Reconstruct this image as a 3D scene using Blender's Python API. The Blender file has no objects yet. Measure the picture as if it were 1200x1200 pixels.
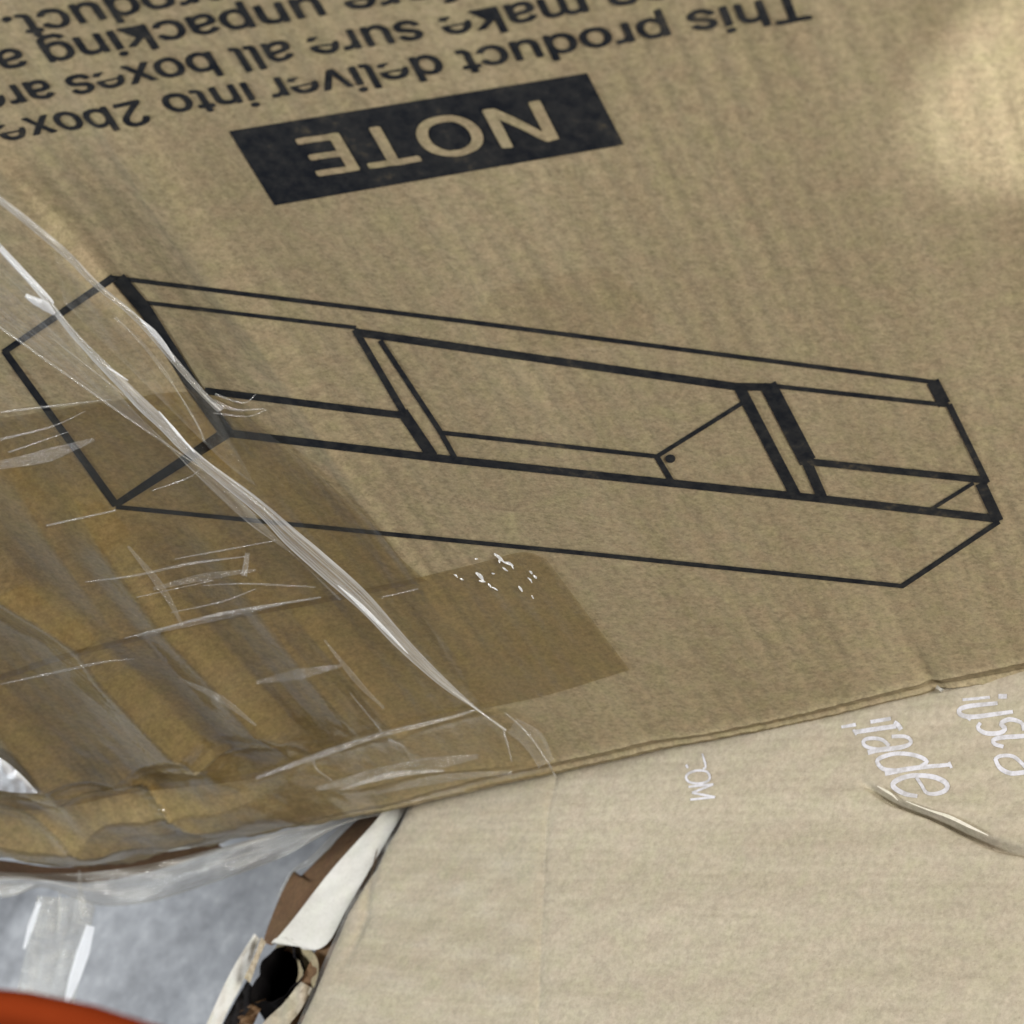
import bpy, bmesh, math, random
import numpy as np
from mathutils import Matrix, Vector

rng = np.random.default_rng(7)
random.seed(7)
SC = bpy.context.scene
COL = SC.collection

# ------------------------------------------------------------------ camera frame
# The printed panel of the dark box is the plane y = 0 ("panel frame": x along the print, z up the
# flutes, y into the box).  The camera pose in that frame comes from the perspective of the print.
FPX, TAU, THETA, Z0 = 3000.0, math.radians(57), math.radians(97), 0.75
g_ = np.array([math.cos(THETA), math.sin(THETA)])
N_ = np.array([-math.sin(TAU)*g_[0], -math.sin(TAU)*g_[1], math.cos(TAU)])
def _up(p):
    q = np.r_[(np.asarray(p, float)-600)/FPX, 1.0]
    return q*(Z0*math.cos(TAU)/(N_ @ q))
def _n(v): return v/np.linalg.norm(v)
X_ = _n(_n(_up((688, 85.5))-_up((268.3, 153.75))) + _n(_up((731.3, 169.5))-_up((321.9, 240.8))))
R_ = np.array([X_, N_, np.cross(X_, N_)])
CAM = R_ @ np.array([0, 0, -Z0])
# the dark box leans: its bottom edge climbs along the panel; turn the world so that this edge is level
LEAN = math.atan(0.2807)
M_ = np.array([[math.cos(LEAN), 0, math.sin(LEAN)], [0, 1, 0], [-math.sin(LEAN), 0, math.cos(LEAN)]])
def W(v): return np.asarray(v, float) @ M_.T
def Winv(v): return np.asarray(v, float) @ M_

cam_data = bpy.data.cameras.new('camera')
cam = bpy.data.objects.new('camera', cam_data)
COL.objects.link(cam)
rot = M_ @ R_ @ np.diag([1, -1, -1])
mw = np.eye(4); mw[:3, :3] = rot; mw[:3, 3] = W(CAM)
cam.matrix_world = Matrix(mw.tolist())
cam_data.sensor_fit = 'HORIZONTAL'
cam_data.sensor_width = 36.0
cam_data.lens = 36.0*FPX/1200
cam_data.clip_start, cam_data.clip_end = 0.02, 60
cam_data.dof.use_dof = True
cam_data.dof.focus_distance = 0.76
cam_data.dof.aperture_fstop = 90.0/4.2
SC.camera = cam

# ------------------------------------------------------------------ light
world = bpy.data.worlds.new('World'); SC.world = world
world.use_nodes = True
bg = world.node_tree.nodes['Background']
bg.inputs[0].default_value = (0.86, 0.94, 1.0, 1)
bg.inputs[1].default_value = 0.12
SC.view_settings.view_transform = 'Standard'
SC.view_settings.look = 'None'
SC.view_settings.exposure = 0.0
SC.view_settings.gamma = 1.0
SC.render.film_transparent = False

def lamp(name, kind, loc, target, energy, color, **kw):
    d = bpy.data.lights.new(name, kind)
    d.energy, d.color = energy, color
    for k, v in kw.items(): setattr(d, k, v)
    o = bpy.data.objects.new(name, d); COL.objects.link(o)
    a, b = Vector(W(loc)), Vector(W(target))
    o.location = a
    o.rotation_euler = (b-a).to_track_quat('-Z', 'Y').to_euler()
    return o
# unseen soft main light to the right and above; an unseen cool, weak one low left
lamp('right_key_light', 'AREA', (1.08, -0.52, 1.00), (0.05, 0, -0.08), 40.0, (1.0, 0.975, 0.92), shape='RECTANGLE', size=0.45, size_y=0.55)
lamp('left_cool_light', 'AREA', (-1.1, -0.26, 0.48), (-0.1, -0.05, -0.2), 17.0, (0.91, 0.96, 1.0), shape='RECTANGLE', size=0.5, size_y=0.4)
lamp('patch_spot', 'SPOT', (1.05, -0.75, 0.80), (0.198, 0, 0.1505), 140.0, (0.97, 0.98, 1.0), spot_size=math.radians(3.0), spot_blend=0.3, shadow_soft_size=0.006)  # added spot; its cone edge shapes the pale patch on the panel

# ------------------------------------------------------------------ numeric helpers
def rays(P):
    P = np.atleast_2d(np.asarray(P, float))
    q = np.c_[(P-600)/FPX, np.ones(len(P))]
    return q @ R_.T
def hit_y(P, y):
    d = rays(P); return CAM + d*((y-CAM[1])/d[:, 1])[:, None]
def smooth(a, b, x):
    t = np.clip((x-a)/(b-a), 0, 1); return t*t*(3-2*t)
_nz = [(rng.uniform(0.5, 1.8), rng.uniform(0, 6.283), rng.uniform(0, 6.283)) for _ in range(60)]
def noise2(x, y, scale, k0=0, n=9):
    r = 0
    for f, a, p in _nz[k0:k0+n]:
        r = r + np.sin((x*math.cos(a)+y*math.sin(a))*f*6.283/scale+p)
    return r/n**0.5
def resample(poly, n):
    poly = np.asarray(poly, float)
    d = np.r_[0, np.cumsum(np.linalg.norm(np.diff(poly, axis=0), axis=1))]
    t = np.linspace(0, d[-1], n)
    return np.c_[[np.interp(t, d, poly[:, k]) for k in range(poly.shape[1])]].T
def spline(poly, n):
    P = np.asarray(poly, float)
    if len(P) < 3: return resample(P, n)
    P = np.vstack([2*P[0]-P[1], P, 2*P[-1]-P[-2]])
    out = []
    m = 10
    for i in range(1, len(P)-2):
        for t in np.linspace(0, 1, m, endpoint=False):
            a, b, c, d = P[i-1], P[i], P[i+1], P[i+2]
            out.append(0.5*(2*b+(c-a)*t+(2*a-5*b+4*c-d)*t*t+(3*b-a-3*c+d)*t**3))
    out.append(P[-2])
    return resample(out, n)

# ------------------------------------------------------------------ dark box: the printed panel as a height field
FL0 = lambda P: hit_y(P, 0.0)[:, [0, 2]]
EDGE_PX = [(-260, 978), (-120, 994), (0, 1005), (50, 1013), (100, 1016), (180, 1003), (255, 990), (330, 972), (400, 960), (470, 947), (560, 926),
           (650, 907), (760, 882), (860, 863), (900, 856), (1000, 834), (1090, 812), (1200, 797), (1350, 770), (1700, 690)]
LIP_PX = [(-260, 978), (0, 1001), (180, 998), (330, 966), (470, 938), (560, 913), (650, 894), (760, 869), (830, 860), (900, 846), (1000, 822), (1060, 806), (1090, 797),
          (1120, 794), (1200, 777), (1350, 748), (1700, 668)]
KINK_PX = [(-260, 905), (0, 926), (50, 931), (130, 923), (200, 895), (300, 866), (366, 884), (450, 858), (560, 834)]
def curve_ts(px):
    c = FL0(px); return c[:, 0], c[:, 1]
E_s, E_t = curve_ts(EDGE_PX); L_s, L_t = curve_ts(LIP_PX); K_s, K_t = curve_ts(KINK_PX)
tb = lambda s: np.interp(s, E_s, E_t)
tlip = lambda s: np.interp(s, L_s, L_t)
tkink = lambda s: np.interp(s, K_s, K_t)

def fold(s, t, px, amp, wl, wr, fade=0.03):
    """a crease that runs roughly with the flutes"""
    c = FL0(px); o = np.argsort(c[:, 1]); cs, ct = c[o, 0], c[o, 1]
    sc = np.interp(t, ct, cs)
    d = s-sc
    m = smooth(ct[0]-fade, ct[0]+fade*0.2, t)*(1-smooth(ct[-1]-fade*0.2, ct[-1]+fade, t))
    r = np.where(d < 0, np.exp(-(d/wl)**2*1.0)*0.35+0.65*np.exp(d/wl), np.exp(-(d/wr)**2)*0.35+0.65*np.exp(-d/wr))
    return 2.7*amp*m*r
def cross(s, t, px, amp, wd, wu, fade=0.02):
    """a crease that runs across the flutes"""
    c = FL0(px); o = np.argsort(c[:, 0]); cs, ct = c[o, 0], c[o, 1]
    d = t-np.interp(s, cs, ct)
    m = smooth(cs[0]-fade, cs[0]+fade*0.3, s)*(1-smooth(cs[-1]-fade*0.3, cs[-1]+fade, s))
    return amp*m*np.where(d < 0, np.exp(d/wd), np.exp(-d/wu))

FOLDS = [  # px polyline, height, left width, right width
    ([(180, 200), (239, 300), (316, 415), (390, 530), (447, 617), (490, 677), (557, 813)], 0.0006, 0.010, 0.006),
    ([(100, 120), (187, 249), (260, 345), (326, 425), (400, 540)], 0.0004, 0.006, 0.010),
    ([(120, 616), (156, 668), (200, 728), (256, 788), (304, 848)], 0.0026, 0.013, 0.007),
    ([(-60, 600), (0, 676), (96, 732), (122, 776), (192, 848), (232, 886)], 0.0034, 0.016, 0.008),
    ([(-120, 720), (-30, 800), (40, 880), (70, 930)], 0.0030, 0.014, 0.009),
    ([(60, 250), (124, 330), (200, 430), (262, 520)], -0.0012, 0.007, 0.009),
    ([(0, 190), (56, 270), (110, 350)], 0.0011, 0.010, 0.006),
    ([(255, 640), (330, 740), (400, 830)], 0.0011, 0.009, 0.006),
    ([(20, 560), (90, 660), (150, 740)], 0.0012, 0.010, 0.006),
    ([(350, 720), (420, 800), (470, 860)], 0.0010, 0.008, 0.006),
    ([(1088, 792), (1100, 812)], -0.0007, 0.004, 0.003, ),
]
CROSS = [
    ([(0, 930), (50, 934), (130, 926), (200, 898), (300, 868)], 0.0022, 0.004, 0.006),
    ([(300, 914), (366, 889), (450, 861), (560, 833)], 0.0009, 0.003, 0.005),
    ([(-40, 930), (20, 948), (100, 985), (180, 994), (235, 988)], 0.0040, 0.010, 0.012),
    ([(160, 918), (215, 957), (250, 966)], 0.0034, 0.008, 0.010),
    ([(420, 925), (500, 905), (600, 895)], 0.0008, 0.002, 0.003),
]
def h_face(s, t):
    s = np.asarray(s, float); t = np.asarray(t, float)
    lo = tb(s)
    left = 1-smooth(-0.17, -0.02, s)
    ph = np.mod((s+0.0006*noise2(s, t, 0.25, 20))/0.0074, 1.0)-0.5
    flute = 0.8*np.cos(2*np.pi*ph)-1.3*np.exp(-(ph/0.13)**2)*(0.55+0.45*np.tanh(1.5*noise2(s*0.8, t, 0.035, 48)))
    h = 0.00019*(1+0.35*noise2(s, t, 0.08, 30))*flute
    h = h + 0.0005*noise2(s, t, 0.17, 0) + 0.00010*noise2(s, t*0.35, 0.045, 9)
    h = h + left*(0.0007*noise2(s, t*0.3, 0.05, 18)) + left*0.00035*noise2(s, t, 0.02, 27)*(1-smooth(-0.14, -0.05, t))*0.6
    for f in FOLDS: h = h + fold(s, t, *f)
    for f in CROSS: h = h + cross(s, t, *f)
    # lower left corner is crushed: a tuck under the kink, facets that lean out, then in again to the edge
    kk = tkink(s); band = np.maximum(kk-lo, 0.012)
    below = np.clip(kk-t, 0, 1); q = below/band
    crush = 1-smooth(-0.205, -0.10, s)
    qs = q+0.10*noise2(s, t*0.5, 0.09, 44)*smooth(0.1, 0.4, q)
    prof = np.interp(qs, [0, 0.10, 0.20, 0.46, 0.62, 1.0, 1.4], [0, -0.0034, -0.0036, 0.0022, 0.0010, -0.0085, -0.013])
    h = h + crush*prof*np.clip(band/0.036, 0.3, 1.3)
    h = h + crush*smooth(0, 0.01, below)*(0.0007*noise2(s+t*0.6, t, 0.035, 40))
    # the lip above the bottom edge: turned in, a pale fold line, turned in again
    lw = np.maximum(tlip(s)-lo, 0.002)
    lf = np.clip((tlip(s)-t)/lw, -1, 1.3)
    amt = lw*smooth(-0.20, -0.06, s)
    h = h + 0.0008*np.exp(-np.abs(tlip(s)-t)/0.0016)*smooth(-0.20, -0.06, s)
    h = h + amt*np.interp(lf, [0, 0.40, 0.50, 0.66, 0.72, 1.0, 1.3], [0, -0.10, -0.17, -0.06, -0.15, -0.22, -0.34])
    return h
for _ in range(12):            # let the drawn edge lines sit on the crushed relief, not on the flat panel
    nE = hit_y(EDGE_PX, -h_face(E_s, E_t)); nL = hit_y(LIP_PX, -h_face(L_s, L_t)); nK = hit_y(KINK_PX, -h_face(K_s, K_t))
    E_s, E_t = 0.5*E_s+0.5*nE[:, 0], 0.5*E_t+0.5*nE[:, 2]
    L_s, L_t = 0.5*L_s+0.5*nL[:, 0], 0.5*L_t+0.5*nL[:, 2]
    K_s, K_t = 0.5*K_s+0.5*nK[:, 0], 0.5*K_t+0.5*nK[:, 2]
def surf(s, t, off=0.0):
    return np.stack([s, -h_face(s, t)-off, t], -1)
def face_st(P, off=0.0):
    """panel coordinates that show at picture point P, relief allowed for"""
    y = -np.full(len(np.atleast_2d(P)), off)
    for _ in range(10):
        q = hit_y(P, y); y = 0.4*y+0.6*(-h_face(q[:, 0], q[:, 2])-off)
    q = hit_y(P, y)
    return q[:, 0], q[:, 2]

# ------------------------------------------------------------------ pale box: its lid as a height field over a level plane
LX, LZ, LK = -0.0413, -0.1662, 0.2807
def lid_hit(P, h):
    d = rays(P); n = np.array([-LK, 0, 1.0])
    c0 = CAM[2]-LZ-LK*(CAM[0]-LX)-h
    return CAM + d*(-c0/(d @ n))[:, None]
RIDGE_PX = [(1008, 912), (1045, 935), (1085, 950), (1130, 970), (1165, 985), (1215, 998), (1300, 1020)]
_r = lid_hit(RIDGE_PX, 0.0)[:, :2]
def lid_h(a, b):
    a = np.asarray(a, float); b = np.asarray(b, float)
    q = 0.98*b+0.205*a
    h = 0.000050*np.sin(2*np.pi*(q+0.0006*noise2(a, b, 0.06, 5))/0.0036) + 0.0006*noise2(a, b, 0.13, 3) + 0.0002*noise2(a, b*2.5, 0.03, 14)
    rb = np.interp(a, _r[:, 0], _r[:, 1]); d = b-rb
    m = smooth(_r[0, 0]-0.002, _r[0, 0]+0.014, a)*(1-0.55*smooth(_r[4, 0], _r[5, 0]+0.004, a))
    w_ = 0.0012+0.0002*noise2(a, b*0, 0.05, 21)
    h = h + m*np.where(d < 0, 0.0013*np.exp(d/0.0005), 0.0013*np.exp(-d/0.012)) - m*0.0045*np.exp(-((d+w_*0.9)/w_)**2)
    # soft crease seen as a line down the lid, and the worn dent beside the left rim
    c = lid_hit([(652, 900), (640, 960), (632, 1100), (628, 1230)], 0)[:, :2]
    o = np.argsort(c[:, 1]); d2 = a-np.interp(b, c[o, 1], c[o, 0])
    h = h - 0.0011*np.exp(-np.abs(d2)/0.0022)
    c = lid_hit([(440, 1000), (430, 1042), (427, 1075), (410, 1115), (395, 1150)], 0)[:, :2]
    o = np.argsort(c[:, 1]); d3 = a-np.interp(b, c[o, 1], c[o, 0])
    m3 = smooth(c[:, 1].min(), c[:, 1].min()+0.02, b)
    h = h - m3*0.0016*np.exp(-(d3/0.0022)**2)
    rim = a-lid_rim(b)
    h = h - 0.004*np.exp(-np.clip(rim, 0, 1)/0.0022)
    return h
_rim = lid_hit([(484, 920), (468, 955), (427, 1024), (402, 1068), (385, 1110), (362, 1165), (346, 1200), (318, 1260)], 0)[:, :2]
_o = np.argsort(_rim[:, 1])
def lid_rim(b): return np.interp(b, _rim[_o, 1], _rim[_o, 0])
def lid(a, b, off=0.0):
    return np.stack([a, b, LZ+LK*(a-LX)+lid_h(a, b)+off], -1)
def lid_ab(P, off=0.0):
    h = np.zeros(len(np.atleast_2d(P)))
    for _ in range(4):
        q = lid_hit(P, h+off); h = lid_h(q[:, 0], q[:, 1])
    return q[:, 0], q[:, 1]
def lid_at(P, z):
    """points at picture positions P, z metres above (below: negative) the lid plane"""
    return lid_hit(P, np.broadcast_to(np.asarray(z, float), (len(P),)))

# ------------------------------------------------------------------ materials
def mat(name, build):
    m = bpy.data.materials.new(name); m.use_nodes = True
    nt = m.node_tree; nt.nodes.clear()
    out = nt.nodes.new('ShaderNodeOutputMaterial')
    build(nt, out)
    return m
def nd(nt, t, **kw):
    n = nt.nodes.new(t)
    for k, v in kw.items():
        if k in n.inputs: n.inputs[k].default_value = v
        else: setattr(n, k, v)
    return n
def ramp(nt, fac, stops):
    r = nt.nodes.new('ShaderNodeValToRGB')
    e = r.color_ramp.elements
    while len(e) < len(stops): e.new(0.5)
    for i, (p, c) in enumerate(stops):
        e[i].position = p; e[i].color = (*c, 1) if len(c) == 3 else c
    nt.links.new(fac, r.inputs[0]); return r.outputs[0]
def noise(nt, vec, scale, detail=4, rough=0.55, stretch=None):
    n = nd(nt, 'ShaderNodeTexNoise', Scale=scale, Detail=detail, Roughness=rough)
    if stretch:
        mp = nd(nt, 'ShaderNodeMapping'); mp.inputs['Scale'].default_value = stretch
        nt.links.new(vec, mp.inputs[0]); vec = mp.outputs[0]
    nt.links.new(vec, n.inputs['Vector']); return n.outputs['Fac']
def mixc(nt, fac, a, b, mode='MIX'):
    m = nt.nodes.new('ShaderNodeMix'); m.data_type = 'RGBA'; m.blend_type = mode
    for sock, v in ((m.inputs[0], fac), (m.inputs[6], a), (m.inputs[7], b)):
        if isinstance(v, (int, float)): sock.default_value = v
        elif isinstance(v, tuple): sock.default_value = (*v, 1) if len(v) == 3 else v
        else: nt.links.new(v, sock)
    return m.outputs[2]
def math_(nt, op, a, b=0.0):
    m = nd(nt, 'ShaderNodeMath', operation=op)
    for i, v in enumerate((a, b)):
        if isinstance(v, (int, float)): m.inputs[i].default_value = v
        else: nt.links.new(v, m.inputs[i])
    return m.outputs[0]
def coords(nt, axis=None, angle=0.0):
    v = nt.nodes.new('ShaderNodeTexCoord').outputs['Object']
    if axis:
        r = nd(nt, 'ShaderNodeVectorRotate', rotation_type=axis); r.inputs['Angle'].default_value = angle
        nt.links.new(v, r.inputs['Vector']); v = r.outputs[0]
    return v

def cardboard(dark, light, along, rough=0.8, spec=0.22, bump=0.35, axis=None, angle=0.0, grain=1.0, patch=None):
    """along: stretch of the fibre noise; streaks run with the flutes"""
    def b(nt, out):
        v = coords(nt, axis, angle)
        fine = noise(nt, v, 800, 3, 0.75)
        speck = noise(nt, v, 1100, 2, 0.6)
        streak = noise(nt, v, 60, 5, 0.6, along)
        cloud = noise(nt, v, 9, 4, 0.6)
        hue = noise(nt, v, 140, 3, 0.65)
        mixf = math_(nt, 'ADD', math_(nt, 'MULTIPLY', streak, 0.38), math_(nt, 'ADD', math_(nt, 'MULTIPLY', cloud, 0.24), math_(nt, 'MULTIPLY', fine, 0.38)))
        c = ramp(nt, mixf, [(0.33, dark), (0.66, light)])
        c = mixc(nt, ramp(nt, hue, [(0.45, (0, 0, 0)), (0.75, (0.20, 0.20, 0.20))]), c, tuple(np.array(light)*np.array((0.88, 1.0, 0.78))))
        c = mixc(nt, ramp(nt, speck, [(0.62, (0, 0, 0)), (0.78, (0.40, 0.40, 0.40))]), c, tuple(np.array(dark)*0.55))
        g1 = noise(nt, v, 520, 2, 0.75); g2 = noise(nt, v, 230, 3, 0.7)
        gr = math_(nt, 'ADD', math_(nt, 'MULTIPLY', g1, 0.65), math_(nt, 'MULTIPLY', g2, 0.35))
        c = mixc(nt, 1.0, c, ramp(nt, gr, [(0.36, (1-0.24*grain,)*3), (0.50, (1-0.02*grain,)*3), (0.64, (1+0.18*grain,)*3)]), 'MULTIPLY')
        tint = noise(nt, v, 95, 3, 0.6)
        c = mixc(nt, 1.0, c, ramp(nt, tint, [(0.36, (1+0.02*grain, 1-0.015*grain, 1)), (0.50, (1, 1, 1)), (0.64, (1-0.02*grain, 1+0.01*grain, 1-0.04*grain))]), 'MULTIPLY')
        if patch: c = patch(nt, v, c)
        p = nd(nt, 'ShaderNodeBsdfPrincipled', Roughness=rough)
        p.inputs['Specular IOR Level'].default_value = spec
        nt.links.new(c, p.inputs['Base Color'])
        bmp = nd(nt, 'ShaderNodeBump', Strength=bump, Distance=0.0006)
        hgt = math_(nt, 'ADD', fine, math_(nt, 'MULTIPLY', streak, 0.8))
        nt.links.new(hgt, bmp.inputs['Height']); nt.links.new(bmp.outputs[0], p.inputs['Normal'])
        nt.links.new(p.outputs[0], out.inputs[0])
    return b
def dark_patch(nt, v, c):  # slightly darker oval on the printed panel
    ctr = FL0([(662, 368)])[0]
    sub = nd(nt, 'ShaderNodeVectorMath', operation='SUBTRACT'); sub.inputs[1].default_value = (ctr[0], 0, ctr[1]); nt.links.new(v, sub.inputs[0])
    sc = nd(nt, 'ShaderNodeVectorMath', operation='MULTIPLY'); sc.inputs[1].default_value = (1/0.026, 0, 1/0.017); nt.links.new(sub.outputs[0], sc.inputs[0])
    ln = nd(nt, 'ShaderNodeVectorMath', operation='LENGTH'); nt.links.new(sc.outputs[0], ln.inputs[0])
    d = math_(nt, 'ADD', ln.outputs['Value'], math_(nt, 'MULTIPLY', math_(nt, 'SUBTRACT', noise(nt, v, 60, 3, 0.6), 0.5), 0.9))
    return mixc(nt, 1.0, c, ramp(nt, d, [(0.55, (0.90, 0.88, 0.85)), (0.92, (0.93, 0.91, 0.89)), (1.0, (1, 1, 1))]), 'MULTIPLY')
M_KRAFT = mat('kraft_cardboard', cardboard((0.212, 0.168, 0.097), (0.345, 0.285, 0.178), (1.0, 1.0, 0.06), axis='Y_AXIS', angle=-LEAN, patch=dark_patch))
M_PALE = mat('pale_cardboard', cardboard((0.300, 0.256, 0.188), (0.412, 0.362, 0.280), (0.12, 1.3, 1.3), bump=0.16, grain=0.6, spec=0.08, axis='Z_AXIS', angle=0.2))
M_INNER = mat('shaded_brown_cardboard', cardboard((0.085, 0.045, 0.022), (0.15, 0.085, 0.042), (1, 1, 1)))  # brown inner board; shade on flaps and in gaps put into its colour
M_TORN = mat('torn_paper_edge', cardboard((0.50, 0.46, 0.38), (0.66, 0.62, 0.54), (1, 1, 1), 0.9, 0.05, bump=0.1, grain=0.3))
M_HOLE = mat('hole_dark', cardboard((0.006, 0.005, 0.006), (0.016, 0.014, 0.014), (1, 1, 1), 0.9, 0.05))  # darkness inside the torn hole, put into the colour
M_WHITE = mat('white_board', cardboard((0.40, 0.385, 0.35), (0.53, 0.515, 0.48), (1, 1, 1), 0.6, bump=0.1, grain=0.12))

def ink(nt, out):
    v = coords(nt)
    n = noise(nt, v, 260, 3, 0.7); n2 = noise(nt, v, 55, 3, 0.6, (1, 1, 0.2))
    c = ramp(nt, math_(nt, 'ADD', math_(nt, 'MULTIPLY', n, 0.6), math_(nt, 'MULTIPLY', n2, 0.4)), [(0.40, (0.006, 0.008, 0.012)), (0.58, (0.022, 0.023, 0.024)), (0.72, (0.075, 0.062, 0.042))])
    p = nd(nt, 'ShaderNodeBsdfPrincipled', Roughness=0.75); p.inputs['Specular IOR Level'].default_value = 0.12
    nt.links.new(c, p.inputs['Base Color']); nt.links.new(p.outputs[0], out.inputs[0])
M_INK = mat('black_ink', ink)
def white_ink(nt, out):
    v = coords(nt)
    c = ramp(nt, noise(nt, v, 300, 3, 0.7), [(0.38, (0.40, 0.385, 0.39)), (0.60, (0.56, 0.55, 0.59))])
    p = nd(nt, 'ShaderNodeBsdfPrincipled', Roughness=0.55)
    nt.links.new(c, p.inputs['Base Color']); nt.links.new(p.outputs[0], out.inputs[0])
M_WINK = mat('white_ink', white_ink)

def tape(tint, gloss, rough, haze):
    def b(nt, out):
        v = coords(nt)
        tr = nd(nt, 'ShaderNodeBsdfTransparent'); tr.inputs[0].default_value = (*tint, 1)
        gl = nd(nt, 'ShaderNodeBsdfGlossy', Roughness=rough); gl.inputs[0].default_value = (1, 1, 1, 1)
        df = nd(nt, 'ShaderNodeBsdfDiffuse'); df.inputs[0].default_value = (0.75, 0.74, 0.70, 1)
        bmp = nd(nt, 'ShaderNodeBump', Strength=0.5, Distance=0.0012)
        nt.links.new(math_(nt, 'ADD', noise(nt, v, 45, 3, 0.5, (1, 1, 0.35)), math_(nt, 'MULTIPLY', noise(nt, v, 260, 2, 0.5), 0.15)), bmp.inputs['Height'])
        nt.links.new(bmp.outputs[0], gl.inputs['Normal'])
        m1 = nd(nt, 'ShaderNodeMixShader')
        hz = ramp(nt, noise(nt, v, 38, 5, 0.65, (0.35, 1, 1)), [(0.45, (haze*0.15,)*3), (0.75, (haze,)*3)])
        nt.links.new(hz, m1.inputs[0]); nt.links.new(tr.outputs[0], m1.inputs[1]); nt.links.new(df.outputs[0], m1.inputs[2])
        lw = nd(nt, 'ShaderNodeLayerWeight', Blend=0.5); nt.links.new(bmp.outputs[0], lw.inputs['Normal'])
        fr = math_(nt, 'ADD', math_(nt, 'MULTIPLY', math_(nt, 'POWER', lw.outputs['Facing'], 4.0), 0.75), 0.045)
        m2 = nd(nt, 'ShaderNodeMixShader'); nt.links.new(math_(nt, 'MULTIPLY', fr, gloss), m2.inputs[0])
        nt.links.new(m1.outputs[0], m2.inputs[1]); nt.links.new(gl.outputs[0], m2.inputs[2])
        nt.links.new(m2.outputs[0], out.inputs[0])
    return b
M_TAPE = mat('clear_packing_tape', tape((0.785, 0.735, 0.60), 0.6, 0.14, 0.03))
M_TAPE_THIN = mat('thin_clear_tape', tape((0.885, 0.845, 0.735), 0.7, 0.20, 0.03))
M_TAPE_LID = mat('clear_tape_on_pale_card', tape((0.985, 0.985, 0.97), 0.8, 0.3, 0.10))

def film(lo, hi, gloss, color=(0.86, 0.87, 0.86), k=1.0):
    """gathered clear film: streaks run along the strand (uv.x along, uv.y across)"""
    def b(nt, out):
        uv = nt.nodes.new('ShaderNodeTexCoord').outputs['UV']
        n = noise(nt, uv, 7*k, 4, 0.6, (0.35, 4.0, 1))
        n2 = noise(nt, uv, 26*k, 3, 0.6, (0.8, 3.0, 1))
        f = math_(nt, 'ADD', math_(nt, 'MULTIPLY', n, 0.65), math_(nt, 'MULTIPLY', n2, 0.35))
        sep = nt.nodes.new('ShaderNodeSeparateXYZ'); nt.links.new(uv, sep.inputs[0])
        edge = math_(nt, 'POWER', math_(nt, 'ABSOLUTE', math_(nt, 'SUBTRACT', math_(nt, 'MULTIPLY', sep.outputs[1], 2.0), 1.0)), 5.0)
        f2 = math_(nt, 'ADD', f, math_(nt, 'MULTIPLY', edge, 0.10))
        fac = ramp(nt, f2, [(0.44, (lo,)*3), (0.61, (hi,)*3)])
        tr = nd(nt, 'ShaderNodeBsdfTransparent'); tr.inputs[0].default_value = (0.97, 0.96, 0.93, 1)
        df = nd(nt, 'ShaderNodeBsdfDiffuse'); df.inputs[0].default_value = (*color, 1)
        tl = nd(nt, 'ShaderNodeBsdfTranslucent'); tl.inputs[0].default_value = (*color, 1)
        gl = nd(nt, 'ShaderNodeBsdfGlossy', Roughness=0.09); gl.inputs[0].default_value = (1, 1, 1, 1)
        bmp = nd(nt, 'ShaderNodeBump', Strength=0.8, Distance=0.002)
        nt.links.new(f, bmp.inputs['Height']); nt.links.new(bmp.outputs[0], gl.inputs['Normal'])
        md = nd(nt, 'ShaderNodeMixShader'); md.inputs[0].default_value = 0.3
        nt.links.new(df.outputs[0], md.inputs[1]); nt.links.new(tl.outputs[0], md.inputs[2])
        m1 = nd(nt, 'ShaderNodeMixShader'); nt.links.new(fac, m1.inputs[0])
        nt.links.new(tr.outputs[0], m1.inputs[1]); nt.links.new(md.outputs[0], m1.inputs[2])
        m2 = nd(nt, 'ShaderNodeMixShader'); m2.inputs[0].default_value = gloss
        nt.links.new(m1.outputs[0], m2.inputs[1]); nt.links.new(gl.outputs[0], m2.inputs[2])
        nt.links.new(m2.outputs[0], out.inputs[0])
    return b
M_STRAND = mat('twisted_clear_film', film(0.05, 0.95, 0.32, (0.95, 0.96, 0.95)))
M_SHEET = mat('loose_film_and_sheen', film(0.03, 0.22, 0.05))
M_CLEAR = mat('clear_film', film(0.01, 0.09, 0.03))
M_EDGE = mat('film_edge', film(0.03, 0.42, 0.10))
M_GLINT = mat('film_glare', film(0.80, 1.0, 0.2, (0.93, 0.96, 1.0)))  # white film; glare and glints put into its colour
M_SKIRT = mat('crumpled_film', film(0.12, 0.60, 0.10, (0.66, 0.64, 0.58)))
M_HANG = mat('hanging_film', film(0.10, 0.42, 0.08, (0.90, 0.90, 0.84), 0.22))

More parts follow.
